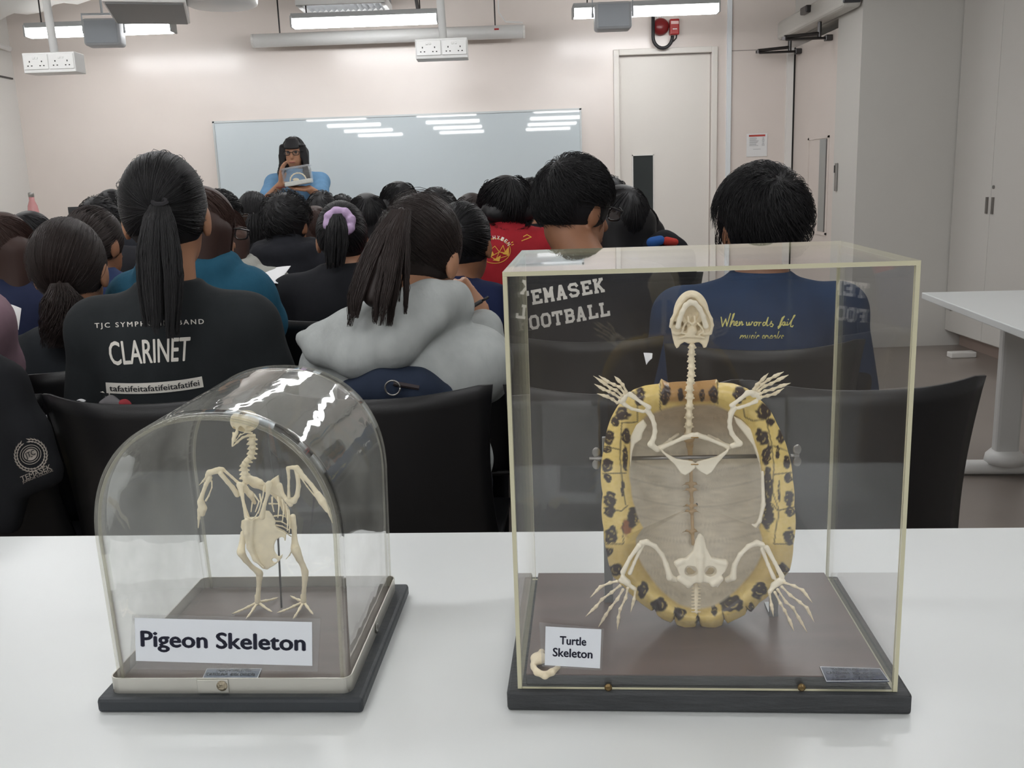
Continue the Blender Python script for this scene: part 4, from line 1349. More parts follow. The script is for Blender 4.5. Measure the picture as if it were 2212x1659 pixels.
# backbone and rib cage
rb = pb('backbone', pk, [zc([(200, 330), (330, 400), (480, 470), (620, 560), (740, 760), (830, 1010)], [BD + .012, BD + .02, BD + .026, BD + .03, BD + .034, BD + .034], [60, 70, 55, 45, 42, 30], PK, .1567), zc([(340, 355), (400, 390), (440, 420)], BD + .018, [26, 30, 20], PK, .1567), zc([(150, 430), (180, 480), (260, 560), (320, 680)], [BD + .004, BD + .008, BD + .012, BD + .018], [40, 44, 40, 24], PK, .1567)], .0007, .003)
for pts, dd in (([(560, 600), (560, 700), (585, 800)], 0), ([(640, 600), (655, 720), (640, 880)], .002), ([(700, 640), (720, 780), (700, 950)], .004), ([(750, 700), (775, 840), (770, 1060)], .006), ([(790, 780), (805, 930), (795, 1090)], .008), ([(240, 520), (290, 640), (270, 800)], .012), ([(310, 560), (380, 660), (330, 800)], .014), ([(390, 560), (410, 680), (370, 820)], .016), ([(160, 520), (170, 680), (200, 860)], .004)):
    pb('rib', pk, [zc(pts, [BD + .022 + dd, BD + .008 + dd, BD - .004], [15, 11, 9], PK, .1567)], .0006, .001)
for pts in ([(590, 860), (680, 850), (770, 880)], [(600, 930), (690, 935), (780, 990)], [(615, 985), (700, 1000), (790, 1050)], [(625, 1020), (720, 1065), (820, 1140)], [(520, 690), (580, 690), (640, 692)]):
    pb('sternal_rib', pk, [zc(pts, [BD - .004, BD + .004, BD + .014], [14, 10, 9], PK, .1567)], .0006, .001)
# breastbone with its keel
KE = [(195, 900), (270, 880), (350, 885), (450, 780), (520, 790), (560, 840), (610, 930), (600, 985), (640, 1040), (720, 1075), (755, 1105), (752, 1170), (738, 1212), (722, 1155), (690, 1145), (650, 1165), (612, 1195), (590, 1260), (592, 1330), (612, 1380), (650, 1415), (680, 1405), (706, 1382), (700, 1430), (650, 1490), (590, 1540), (545, 1562), (495, 1597), (430, 1582), (345, 1500), (280, 1420), (235, 1300), (205, 1180), (160, 1080), (130, 1010), (140, 920)]


def _keel(s):
    s.plate([PP(*PK(x, y), BD - .008) for x, y in KE], .0026, rd=.001)
    s.plate([PP(*PK(x, y), BD - .010) for x, y in ((200, 900), (330, 890), (310, 1000), (300, 1200), (340, 1440), (300, 1430), (235, 1290), (200, 1150))], .006, rd=.002, k=.004)
    s.chain([PP(*PK(x, y), BD - .012) for x, y in ((215, 930), (210, 1100), (250, 1290), (330, 1460), (440, 1570))], [.0022, .002, .0018, .0015, .001], k=.004)
    s.ell(PP(*PK(597, 1467), BD - .008), (.0029, .01, .0024), sub=True)


pb('breastbone', pk, [], .0006, .002, _keel)
pb('coracoid', pk, [zc([(520, 420), (500, 560), (455, 700), (420, 870)], [BD - .004, BD - .007, BD - .009, BD - .009], [50, 26, 24, 44], PK, .1567)], .0006)
pb('coracoid', pk, [zc([(110, 430), (140, 560), (175, 720), (215, 880)], [BD + .002, BD - .002, BD - .005, BD - .008], [44, 24, 22, 40], PK, .1567)], .0006)
pb('wishbone', pk, [zc([(455, 440), (430, 600), (385, 770), (330, 870), (280, 905), (225, 880), (170, 700), (140, 520)], [BD - .004, BD - .01, BD - .013, BD - .015, BD - .015, BD - .014, BD - .008, BD], [14, 10, 9, 9, 10, 9, 9, 12], PK, .1567)], .0006, .001)
s = SDF(.002).plate([PP(*PK(x, y), BD + .004) for x, y in ((650, 292), (662, 400), (700, 510), (760, 590), (700, 610), (600, 560), (540, 520), (480, 430), (560, 350))], .004, rd=.0015)
solid('shoulder_blade', s, .0006, m_pbone, pk)
# wings
rw = pb('wing', pk, [zc([(660, 440), (700, 560), (760, 640), (815, 700)], [BD + .004, BD + .003, BD + .002, BD], [44, 32, 30, 36], PK, .1567), zc([(800, 640), (860, 650), (905, 580), (925, 450), (915, 330), (890, 220)], [BD, BD, BD, BD + .001, BD + .002, BD + .003], [42, 44, 34, 32, 30, 30], PK, .1567), zc([(790, 600), (788, 450), (790, 330), (780, 215)], [BD - .002, BD, BD + .001, BD + .002], [24, 17, 19, 28], PK, .1567), zc([(775, 195), (840, 190), (900, 195), (950, 250)], BD + .002, [24, 26, 36, 34], PK, .1567), zc([(930, 240), (1010, 330), (1100, 430), (1190, 560)], [BD + .002, BD, BD - .002, BD - .004], [34, 30, 28, 40], PK, .1567), zc([(950, 320), (1040, 450), (1150, 585)], [BD, BD - .002, BD - .003], [11, 9, 12], PK, .1567)], .0006, .0012)
pb('wing_tip', rw, [zc([(1015, 690), (1050, 740), (1085, 800)], [BD - .004, BD - .005, BD - .006], [26, 28, 20]), zc([(1090, 800), (1105, 840), (1122, 895)], BD - .006, [14, 9, 3])])
lw = pb('wing', pk, [zc([(440, 690), (405, 640), (370, 600), (320, 540)], [BD + .004, BD + .002, BD, BD - .002], [22, 17, 16, 18]), zc([(455, 615), (400, 565), (340, 512), (310, 505)], [BD + .006, BD + .004, BD + .001, BD], [12, 9, 11, 14]), zc([(330, 510), (290, 520), (240, 535), (225, 550)], [BD, BD - .001, BD - .002, BD - .002], [16, 22, 22, 16]), zc([(245, 570), (215, 620), (190, 690), (175, 740)], [BD - .002, BD - .003, BD - .004, BD - .005], [17, 15, 14, 22]), zc([(258, 595), (258, 640), (235, 700), (215, 735)], [BD - .002, BD - .003, BD - .004, BD - .005], [6, 5, 6, 8]), zc([(222, 560), (195, 595), (165, 625)], BD - .003, [9, 7, 2])], .0006, .0012)
pb('wing_tip', lw, [zc([(180, 750), (192, 790), (190, 830)], BD - .006, [27, 30, 20]), zc([(165, 800), (165, 860), (160, 930)], BD - .007, [13, 10, 4])])
# legs
D1, D2 = BD, BD + .006
ll = pb('leg', pk, [zc([(485, 970), (475, 1040), (466, 1095)], [D1 + .012, D1 + .006, D1 - .002], [24, 22, 30]), zc([(468, 1110), (500, 1160), (545, 1210), (595, 1250)], [D1 - .003, D1, D1 + .004, D1 + .007], [30, 21, 17, 26]), zc([(600, 1262), (598, 1290), (592, 1370), (585, 1455)], [D1 + .008] * 3 + [D1 + .009], [27, 22, 16, 22])], .0006)
rl = pb('leg', pk, [zc([(838, 850), (848, 930), (850, 1010), (855, 1075)], [D2 + .012, D2 + .01, D2 + .006, D2], [22, 19, 20, 34]), zc([(862, 1095), (885, 1150), (910, 1200), (925, 1245)], [D2, D2 + .001, D2 + .003, D2 + .004], [36, 26, 20, 28]), zc([(926, 1270), (925, 1300), (918, 1380), (915, 1450)], [D2 + .004] * 4, [26, 21, 16, 22]), zc([(835, 1085), (815, 1125), (788, 1155)], [D2 + .004, D2 + .006, D2 + .006], [6, 4, 3])], .0006)


def toes(parent, c, tips):
    cz = at(*PZ(*c), z=PF + .006)
    for tpx in tips:
        e = at(*PZ(*tpx), z=PF + .0012)
        pts, rs = [], []
        for i, q in enumerate(np.linspace(0, 1, 9)):
            p = cz * (1 - q) + e * q
            p[2] = PF + .0022 + (.006 - .001) * (1 - q) ** 1.6
            pts.append(p)
            rs.append((.0019 if i % 3 == 0 else .0014) * (1 - .45 * q))
        rs[-1] = .0004
        solid('toe', SDF(.001).chain(pts, rs), .0006, m_pbone, parent)
    s = SDF(.002).cone(cz, cz + V3(0, 0, .008), .003, .003)
    solid('foot_joint', s, .0006, m_pbone, parent)


toes(ll, (588, 1468), ((403, 1552), (502, 1590), (692, 1538), (735, 1434)))
toes(rl, (916, 1465), ((724, 1545), (838, 1592), (986, 1557), (820, 1422)))
a, b_ = PP(*PK(640, 1100), BD + .012), at(*PZ(757, 1500), z=PF)
MB().tube([a, b_], .0011, 8).build('support_wire', m_dsteel, pk)
# ================================================================ chairs
m_chair = mat('black chair shell', (25, 25, 27), .4, .4, bump=.06, bscale=700)
m_leg = mat('chair leg steel', (120, 120, 120), .3, .5, .8)


def make_chair(yaw):
    """sitter side is +y of the chair's own axes; the backrest rises at its base point"""
    t = empty('chair', (0, 0, 0), rz=yaw)
    nu, nv_ = 17, 13
    v = []
    for k in (0, 1):
        for j in range(nv_):
            q = j / (nv_ - 1)
            for i in range(nu):
                u = -1 + 2 * i / (nu - 1)
                ue = np.sign(u) * abs(u) ** .92
                x = (.226 - .014 * math.sin(math.pi * q)) * ue
                y = .085 * u * u - .05 * q + .03 * (1 - q) ** 2 + k * .009
                z = .44 + .375 * q + .012 * u * u * q
                if j == nv_ - 1 and i in (0, nu - 1): z -= .006
                v.append((x, y, z))
    f = []
    m_ = nu * nv_
    for j in range(nv_ - 1):
        for i in range(nu - 1):
            a = j * nu + i
            f += [[a, a + 1, a + nu + 1, a + nu], [m_ + a + 1, m_ + a, m_ + a + nu, m_ + a + nu + 1]]
    for i in range(nu - 1):
        f += [[i + 1, i, m_ + i, m_ + i + 1], [m_ - nu + i, m_ - nu + i + 1, 2 * m_ - nu + i + 1, 2 * m_ - nu + i]]
    for j in range(nv_ - 1):
        a, b_ = j * nu, j * nu + nu - 1
        f += [[a, a + nu, m_ + a + nu, m_ + a], [b_ + nu, b_, m_ + b_, m_ + b_ + nu]]
    mesh_obj('backrest', v, f, m_chair, t, True, local=True)
    MB().box((0, .27, .435), (.43, .44, .014), 0, .006).build('seat', m_chair, t, local=True)
    for sx in (-1, 1):
        for sy in (0, 1):
            MB().tube([(sx * .17, .12 + .3 * sy, .43), (sx * .21, .04 + .46 * sy, .0)], .011, 8).build('leg', m_leg, t, True, local=True)
    return t


CH0 = make_chair(math.radians(-4.4))
_ch_first = [True]


def chair(x, y, label, yaw=math.radians(-4.4), group='black chairs in the rows'):
    o = CH0 if _ch_first[0] else copy_tree(CH0)
    _ch_first[0] = False
    o.location = (x, y, 0)
    o.rotation_euler = (0, 0, yaw)
    return tag(o, label, 'chair', group)


# ================================================================ people
m_skin = mat('skin', (174, 128, 100), .5, .4, var=.05, vscale=20)
m_skin2 = mat('skin tan', (146, 102, 76), .5, .4, var=.05, vscale=20)
m_hair = mat('black hair', (27, 26, 28), .5, .35)
m_hairb = mat('dark brown hair', (42, 33, 31), .5, .35)
m_hairr = mat('reddish brown hair', (56, 38, 33), .55, .3)
m_trous = mat('dark trousers', (36, 38, 44), .8, .2)
m_glass = mat('spectacle frame', (24, 24, 26), .3)
m_lens = clear('spectacle lens', (.95, .95, .95), .01, 5, .02)
_CL = {}


def cloth(rgb, kind='jersey'):
    key = (rgb, kind)
    if key not in _CL:
        _CL[key] = mat('cloth %d %d %d' % rgb, rgb, .85, .15, bump=.35 if kind == 'fleece' else .22, bscale=26 if kind == 'fleece' else 18, stretch=(1, 1, .6), var=.07, vscale=30)
    return _CL[key]


def rotz(a): return np.array([[math.cos(a), -math.sin(a), 0], [math.sin(a), math.cos(a), 0], [0, 0, 1.0]])


def rotx(a): return np.array([[1, 0, 0], [0, math.cos(a), -math.sin(a)], [0, math.sin(a), math.cos(a)]])


def roty(a): return np.array([[math.cos(a), 0, math.sin(a)], [0, 1, 0], [-math.sin(a), 0, math.cos(a)]])


def tubes_mesh(name, paths, r, m, parent, sides=3):
    """many thin tapering strands as one mesh; paths (N, M, 3)"""
    P = np.asarray(paths, float)
    n, k, _ = P.shape
    T = np.gradient(P, axis=1)
    T /= np.linalg.norm(T, axis=2, keepdims=True) + 1e-12
    A = np.cross(T, V3(0.31, 0.87, 0.38))
    A /= np.linalg.norm(A, axis=2, keepdims=True) + 1e-12
    B = np.cross(T, A)
    rr = np.asarray(r) * np.linspace(1, .35, k)[None, :, None, None] * np.ones((n, 1, 1, 1))
    an = np.arange(sides) * 2 * math.pi / sides
    V = P[:, :, None, :] + rr * (np.cos(an)[None, None, :, None] * A[:, :, None, :] + np.sin(an)[None, None, :, None] * B[:, :, None, :])
    i, j, s_ = np.meshgrid(np.arange(n), np.arange(k - 1), np.arange(sides), indexing='ij')
    b0 = i * k * sides
    s2 = (s_ + 1) % sides
    F = np.stack([b0 + j * sides + s_, b0 + j * sides + s2, b0 + (j + 1) * sides + s2, b0 + (j + 1) * sides + s_], -1).reshape(-1, 4)
    return V.reshape(-1, 3), F


def hand(s, w_, fwd, up, side, curl=.5, sc=1.0):
    """a palm, four bent fingers of different lengths and a thumb from the side of the palm"""
    fwd, up = unit(fwd), unit(up)
    rt = unit(np.cross(fwd, up)) * side
    pc = w_ + fwd * .045 * sc
    s.ell(pc, (.04 * sc, .05 * sc, .016 * sc), np.stack([rt, fwd, np.cross(rt, fwd)], 1), k=.012)
    for i, (off, L) in enumerate(((-.028, .072), (-.0095, .082), (.0095, .076), (.027, .06))):
        p = w_ + fwd * .082 * sc + rt * off * sc
        d, u = fwd, up
        pts = [p - fwd * .02 * sc, p]
        for q, fr_ in enumerate((.45, .32, .23)):
            a = curl * (0.6 + .25 * q)
            d2 = d * math.cos(a) - u * math.sin(a)
            u = u * math.cos(a) + d * math.sin(a)
            d = d2
            p = p + d * L * fr_ * sc
            pts.append(p)
        s.chain(pts, [.0092 * sc, .0088 * sc, .0082 * sc, .0076 * sc, .0068 * sc], k=.004)
    p = w_ + fwd * .025 * sc - rt * .034 * sc
    d = unit(fwd * .7 - rt * .6 - up * .25)
    s.chain([p, p + d * .034 * sc, p + unit(d + fwd * .5 - up * curl * .4) * .06 * sc], [.0115 * sc, .0095 * sc, .0078 * sc], k=.006)


def hair_paths(style, n, rng, c, r, tie=None, L=.65, whorl=(0, -.62, .78), fall=.22, curl=0.0, zmin=-.6, face=True, lift=.004, fringe=.3, swirl=.35):
    """strands in head axes (x right, y face, z up) over an ellipsoid of centre c, radii r"""
    out = []
    D = rng.normal(size=(n * 3, 3))
    D /= np.linalg.norm(D, axis=1, keepdims=True)
    ok = (D[:, 2] > zmin) & ~((D[:, 1] > .42) & (D[:, 2] < fringe))
    D = D[ok][:n]

    def surf(d, lf): return c + d * (1.0 / np.sqrt(((d / r) ** 2).sum(-1, keepdims=True))) * (1 + 0) + d * lf
    M = 9
    if style in ('short', 'long'):
        w_ = unit(whorl)
        pr = D - (D @ w_)[:, None] * w_
        pr /= np.linalg.norm(pr, axis=1, keepdims=True) + 1e-9
        sd = np.cross(w_, pr)
        a0 = np.arccos(np.clip(D @ w_, -1, 1))
        LL = L * rng.uniform(.7, 1.15, len(D))
        sw = rng.normal(0, .18, len(D)) + swirl
        tipl = rng.uniform(-.001, lift * 1.6, len(D))
        pts = []
        if style == 'short':
            for t in np.linspace(0, 1, M):
                a = a0 + t * LL
                ph = sw * t
                q = pr * np.cos(ph)[:, None] + sd * np.sin(ph)[:, None]
                d = w_ * np.cos(a)[:, None] + q * np.sin(a)[:, None]
                lf = .001 + lift * math.sin(math.pi * min(1, t * 1.2)) + tipl * t
                pts.append(surf(d, lf[:, None] if np.ndim(lf) else lf))
            P = np.stack(pts, 1)
            e = (P[:, -1] - c) / r
            good = (e[:, 2] > zmin - .35) & ~((np.abs(e[:, 0]) > .62) & (e[:, 2] < -.22) & (e[:, 1] > -.3)) & ~((e[:, 1] > .6) & (e[:, 2] < -.05))
            return P[good]
        M2 = 14
        amax = 1.72
        for t in np.linspace(0, 1, 7):
            a = a0 + t * np.maximum(amax - a0, .05)
            d = w_ * np.cos(a)[:, None] + pr * np.sin(a)[:, None]
            pts.append(surf(d, .002 + lift * rng.uniform(.5, 1, (len(D), 1))))
        last = pts[-1]
        ln = fall * rng.uniform(.75, 1.1, len(D))
        for t in np.linspace(.12, 1, M2 - 7):
            p = last.copy()
            p[:, 2] -= ln * t
            p[:, 0] *= (1 - .1 * t)
            p[:, 1] -= .02 * t
            pts.append(p)
        P = np.stack(pts, 1)
        if curl:
            tt = np.linspace(0, 1, P.shape[1])[None, :]
            ph = rng.uniform(0, 6.28, (len(P), 1))
            fq = rng.uniform(9, 15, (len(P), 1))
            P[:, :, 0] += curl * tt * np.sin(fq * tt + ph)
            P[:, :, 1] += curl * tt * np.cos(fq * tt + ph)
        keep = ~((P[:, 8, 1] > c[1] + .045))
        return P[keep]
    # drawn back to a tie
    tdir = unit((np.asarray(tie) - c) / r)
    pts = []
    dots = np.clip(D @ tdir, -1, 1)
    om = np.arccos(dots)
    so = np.sin(om) + 1e-6
    stray, rnd_ = rng.uniform(0, 1, (len(D), 1)), rng.uniform(0, 1, (len(D), 1))
    for t in np.linspace(0, 1, M):
        d = (np.sin((1 - t) * om) / so)[:, None] * D + (np.sin(t * om) / so)[:, None] * tdir
        d /= np.linalg.norm(d, axis=1, keepdims=True)
        pts.append(surf(d, .0012 + lift * (.5 + 2.2 * (stray < .03)) * rnd_ * math.sin(math.pi * t)))
    return np.stack(pts, 1)


def tail_paths(pts, wd, n, rng, depth=.6, curl=0.0, ragged=.25, clump=.3):
    """a hanging tail of hair along points of the room with half-widths wd"""
    pts = np.array(pts, float)
    K = len(pts)
    M = 14
    t = np.linspace(0, 1, M)
    out = np.zeros((n, M, 3))
    rad = np.sqrt(rng.uniform(0, 1, n))
    an = rng.uniform(0, 6.28, n)
    ax, ay = rad * np.cos(an), rad * np.sin(an) * depth
    end = 1 - ragged * rng.uniform(0, 1, n) ** 1.5
    ph, fq = rng.uniform(0, 6.28, n), rng.uniform(7, 14, n)
    cr_, ca_ = np.sqrt(rng.uniform(.1, 1, 11)), rng.uniform(0, 6.28, 11)
    cxx, cyy = cr_ * np.cos(ca_), cr_ * np.sin(ca_) * depth
    wh = np.argmin((ax[:, None] - cxx) ** 2 + (ay[:, None] - cyy) ** 2, 1)
    end = end * rng.uniform(1 - clump * .25, 1, 11)[wh]
    for j in range(M):
        s_ = t[j] * end * (K - 1)
        base = np.stack([np.interp(s_, np.arange(K), pts[:, a]) for a in range(3)], 1)
        wj = np.interp(s_, np.arange(K), wd)
        g_ = clump * t[j] ** 2
        base[:, 0] += (ax * (1 - g_) + cxx[wh] * g_) * wj + curl * t[j] * np.sin(fq * t[j] + ph) + rng.normal(0, .0008, n)
        base[:, 1] += (ay * (1 - g_) + cyy[wh] * g_) * wj + curl * t[j] * np.cos(fq * t[j] + ph)
        out[:, j] = base
    return out


def person(label, px, top, y, yaw=0., hyaw=None, nod=0., tilt=0., fem=True, hs=1.0, wear='tee', col=(40, 42, 46), hair='short', hm=None, skin=None, lean=.05, lod=1, arms=None, tail=None, tailw=None, tiep=None, tcurl=0., ch=None, seed=1, stand=False, trous=None, hood=None, group='students seated in rows', hkw=None, shoulder=None, nst=None, hoodless=False, sleeve=.55, bulk=1.0, nk=None, off=None, clump=.3, ragged=.2):
    rng = np.random.default_rng(seed)
    nk = nk or (.15 if lod == 0 else .1)
    off = off or ((0, 0) if lod == 0 else (0, -.02))
    hm = hm or m_hair
    skin = skin or m_skin
    Ht = at(px, top, y=y)
    hyaw = (yaw + .7 * math.atan2(Ht[0] + 1.48, 6.9 - y) if y < 6 else yaw) if hyaw is None else hyaw
    R = rotz(hyaw) @ rotx(-nod) @ roty(tilt)
    B = rotz(yaw)
    bx, by = B[:, 0], B[:, 1]
    HC_ = V3(0, 0, .130 * hs)
    Hc = Ht - HC_
    hl_ = lambda x, yy, z: Hc + R @ (V3(x, yy, z) * hs)
    N = Hc - by * .03 + V3(off[0], off[1], -nk * hs)
    zh = .578 if not stand else .92
    P = V3(N[0], N[1], zh) - by * lean
    Sz = N + V3(0, 0, -.035)
    shw = shoulder or (.165 if fem else .19)
    base = V3(P[0], P[1], 0)
    lab = label
    h_ = {0: .0075, 1: .011, 2: .014}[lod]
    sp = lambda t: P * (1 - t) + N * t
    Sl = {s_: Sz + bx * s_ * shw + V3(0, 0, -.036) for s_ in (-1, 1)}
    arms = arms or {}
    El, Wr = {}, {}
    for s_ in (-1, 1):
        if s_ in arms:
            El[s_], Wr[s_] = arms[s_][0], arms[s_][1]
        else:
            El[s_] = Sl[s_] + bx * s_ * .055 + by * .03 + V3(0, 0, -.265)
            Wr[s_] = V3(*(P[:2] + by[:2] * .33 + bx[:2] * s_ * .09), .69)
    Kn = {s_: P + bx * s_ * .09 + by * (.38 if not stand else .01) + V3(0, 0, -.04 if not stand else -.44) for s_ in (-1, 1)}
    An = {s_: V3(Kn[s_][0], Kn[s_][1], .08) + by * (-.1 if not stand else -.02) for s_ in (-1, 1)}
    # body: one continuous skin
    s = SDF(.02)
    s.ell(hl_(0, -.012, .022), V3(.073, .09, .096) * hs, R).ell(hl_(0, .03, -.05), V3(.054, .056, .062) * hs, R, k=.03)
    s.cone(hl_(0, .082, .0), hl_(0, .1, -.03), .008 * hs, .013 * hs, k=.01).ell(hl_(0, .082, -.066), V3(.022, .012, .010) * hs, R, k=.008)
    for s_ in (-1, 1): s.ell(hl_(s_ * .076, -.004, -.012), V3(.009, .021, .032) * hs, R, k=.006)
    if lod == 0:
        for s_ in (-1, 1): s.ell(hl_(s_ * .03, .088, .012), V3(.017, .01, .011) * hs, R, sub=True)
    s.cone(hl_(0, -.022, -.055), N + V3(0, 0, -.02), (.05 if fem else .056) * hs, .054 if fem else .061)
    s.cone(Sl[-1], Sl[1], .045, .045, k=.008).ell(sp(.68), (.15 * bulk, .1, .125), B, k=.05).ell(sp(.35), (.125 * bulk, .09, .16), B, k=.05).ell(P, (.16 * bulk, .115, .11), B, k=.05)
    for s_ in (-1, 1):
        s.chain([Sl[s_], El[s_]], [.045, .036]).chain([El[s_], Wr[s_]], [.036, .025])
        fd = unit(Wr[s_] - El[s_])
        if lod < 2 or s_ in arms:
            if s_ in arms and len(arms[s_]) > 2: hand(s, Wr[s_], arms[s_][2], arms[s_][3], s_, arms[s_][4])
            else: hand(s, Wr[s_], by * .9 + V3(0, 0, -.3) - bx * s_ * .3, V3(0, 0, 1), s_, .45)
        else: s.ell(Wr[s_] + fd * .05, (.035, .05, .02))
        s.chain([P + bx * s_ * .08, Kn[s_], An[s_]], [.08, .055, .036]).cone(An[s_] + V3(0, 0, -.035), An[s_] + by * .14 + V3(0, 0, -.05), .035, .028)
    hskin = h_ if lod else .0065
    o = solid('person', s, hskin, skin, None, loc=base)
    tag(o, lab, 'person', group)
    # shirt
    g = 1.0
    c = SDF(.03)
    e = .013 if wear == 'tee' else .022
    c.cone(Sl[-1], Sl[1], .045 + e, .045 + e, k=.05).ell(sp(.68), (.15 * bulk + e, .1 + e, .135), B, k=.05).ell(sp(.36), (.135 * bulk + e, .095 + e, .17), B, k=.05).ell(P + V3(0, 0, .04), (.16 * bulk + e, .115 + e, .10), B, k=.05)
    c.cone(N + V3(0, 0, .01), Sz + V3(0, 0, -.03), .06 + e * .6 + (.006 if not fem else 0), .1, k=.03)
    for s_ in (-1, 1):
        c.cone(N + bx * s_ * .03 + V3(0, 0, -.035), Sl[s_], .05 + e * .3, .045 + e, k=.03)
        if wear == 'tee':
            q = Sl[s_] * (1 - sleeve) + El[s_] * sleeve
            c.cone(Sl[s_], q, .05 + e, .055 + e, k=.03)
        else:
            c.chain([Sl[s_], El[s_]], [.05 + e, .042 + e], k=.03).chain([El[s_], Wr[s_] * .95 + El[s_] * .05], [.042 + e, .032 + e * .6], k=.02)
    if hood == 'round' or (wear == 'hood' and hood is None):
        Q = N - by * .06 + V3(0, 0, -.02)
        c.ell(Q + V3(0, 0, -.03), (.125, .055, .085), B, k=.03)
        for a in np.linspace(-2.2, 2.2, 9)[:-1]:
            a2 = a + 4.4 / 8
            f_ = lambda a_: N + bx * .105 * math.sin(a_) - by * .085 * math.cos(a_) + V3(0, 0, .012 - .02 * math.cos(a_))
            c.cone(f_(a), f_(a2), .032, .032, k=.02)
    if callable(hood): hood(c, dict(N=N, Sl=Sl, P=P, bx=bx, by=by))
    # wrinkles of the cloth
    nz = rng.uniform(-1, 1, (6, 3)) * V3(14, 14, 22)
    npz = rng.uniform(0, 6.28, 6)

    def wr(X, base=c.ev): return 0
    sh = solid('shirt' if wear == 'tee' else ('hoodie' if wear == 'hood' else 'jacket'), c, h_ * 1.05, cloth(col, 'fleece' if wear == 'hood' else 'jersey'), o, cut=lambda G: (N[2] + .03 + (.35 if wear == 'hood' else .0)) * -1 + G[..., 2] + 0 * G[..., 0])
    me = sh.data
    co = np.zeros(len(me.vertices) * 3)
    me.vertices.foreach_get('co', co)
    co = co.reshape(-1, 3)
    nn = np.zeros(len(me.vertices) * 3)
    me.vertices.foreach_get('normal', nn)
    nn = nn.reshape(-1, 3)
    dsp = sum(np.sin(co @ nz[i] + npz[i] + 1.5 * np.sin(co @ nz[(i + 1) % 6] * .7)) for i in range(6)) / 6
    co += nn * (dsp * (.006 if wear == 'hood' else .0045))[:, None]
    me.vertices.foreach_set('co', co.ravel())
    me.update()
    tr = SDF(.03)
    tr.ell(P + V3(0, 0, -.02), (.17 * bulk, .125, .11), B)
    for s_ in (-1, 1): tr.chain([P + bx * s_ * .08, Kn[s_], An[s_] + V3(0, 0, -.01)], [.092, .067, .052])
    solid('trousers', tr, max(h_, .012), trous or m_trous, o)
    # hair
    hk = dict(hkw or {})
    cap_s = hk.pop('cap', 1.0)
    cc, cr = V3(0, -.014, .024) * hs, V3(.084 if hair != 'pony' else .080, .1, .1) * hs * cap_s
    if hair == 'short' and not fem: cr = cr * V3(1.04, 1.0, 1.03)
    hsd = SDF(.012)
    hsd.ell(Hc + R @ cc, cr, R)
    if hair == 'long':
        fl_ = hk.get('fall', .22)
        for x_ in (-.06, -.025, .025, .06):
            hsd.cone(hl_(x_, -.055, 0), hl_(x_ * 1.0, -.07, 0) + V3(0, 0, -fl_ * .8) - by * .01, .042, .03, k=.03)
        if hk.pop('front', False):
            for s_ in (-1, 1): hsd.chain([hl_(s_ * .082, .03, .05), hl_(s_ * .088, .05, -.03), hl_(s_ * .1, .055, -.13), hl_(s_ * .11, .06, -.24)], [.02, .022, .026, .016], k=.02)
        for s_ in (-1, 1): hsd.cone(hl_(s_ * .07, -.01, .0), hl_(s_ * .072, -.03, 0) + V3(0, 0, -fl_ * .6), .026, .022, k=.02)
    fz = -.062 if hair != 'long' else -.2
    hsd.boxp(hl_(0, .135, -.04), (.4, .16, .17), R, sub=True)
    if hair in ('short', 'pony'):
        hsd.boxp(hl_(0, .0, -.145), (.4, .5, .13), R, sub=True)
        for s_ in (-1, 1): hsd.ell(hl_(s_ * .088, .012, -.03), V3(.018, .034, .05) * hs, R, sub=True)
    if hk.pop('bun', False):
        hsd.ell(Hc + R @ V3(*tiep), (.038, .034, .034), k=.01)
    V0, F0 = hsd.mesh(h_ * .8)
    nst = nst or {0: 2600, 1: 800, 2: 260}[lod]
    rs = {0: .0008, 1: .0013, 2: .0018}[lod]
    if hair == 'pony':
        PS = hair_paths('pony', nst, rng, cc, cr, tie=tiep, zmin=-.62, **hk)
    else:
        PS = hair_paths(hair, nst, rng, cc, cr, zmin=-.5 if hair == 'short' else -.2, **hk)
    PS = Hc + PS @ R.T
    if hair == 'short' and lod < 2:      # stray locks near the crown
        pass
    v1, f1 = tubes_mesh('', PS, rs, None, None)
    VV, FF = [V0, v1], [F0, f1 + len(V0)]
    if tail is not None:
        TP = tail_paths(tail, tailw, int(nst * .55), rng, curl=tcurl, clump=clump, ragged=ragged)
        v2, f2 = tubes_mesh('', TP, rs * 1.25, None, None)
        FF.append(f2 + len(V0) + len(v1))
        VV.append(v2)
        if len(tail) < 3: tail, tailw = [tail[0], (V3(*tail[0]) + V3(*tail[1])) / 2, tail[1]], [tailw[0], (tailw[0] + tailw[1]) / 2, tailw[1]]
        core = SDF(.01).chain(tail[:-1], [w_ * (.36 - .1 * k_ / len(tailw)) for k_, w_ in enumerate(tailw)][:-1])
        v3, f3 = core.mesh(h_ * .8)
        FF.append(f3 + sum(len(q) for q in VV))
        VV.append(v3)
    ho = mesh_obj('hair', np.concatenate(VV), np.concatenate(FF), hm, o, True)
    if ch and not stand:
        chair(P[0] - by[0] * .19, P[1] - by[1] * .19, ch, yaw)
    return dict(o=o, shirt=sh, c=c, hl=hl_, R=R, N=N, P=P, bx=bx, by=by, Hc=Hc, Wr=Wr, hair=ho, Sl=Sl)


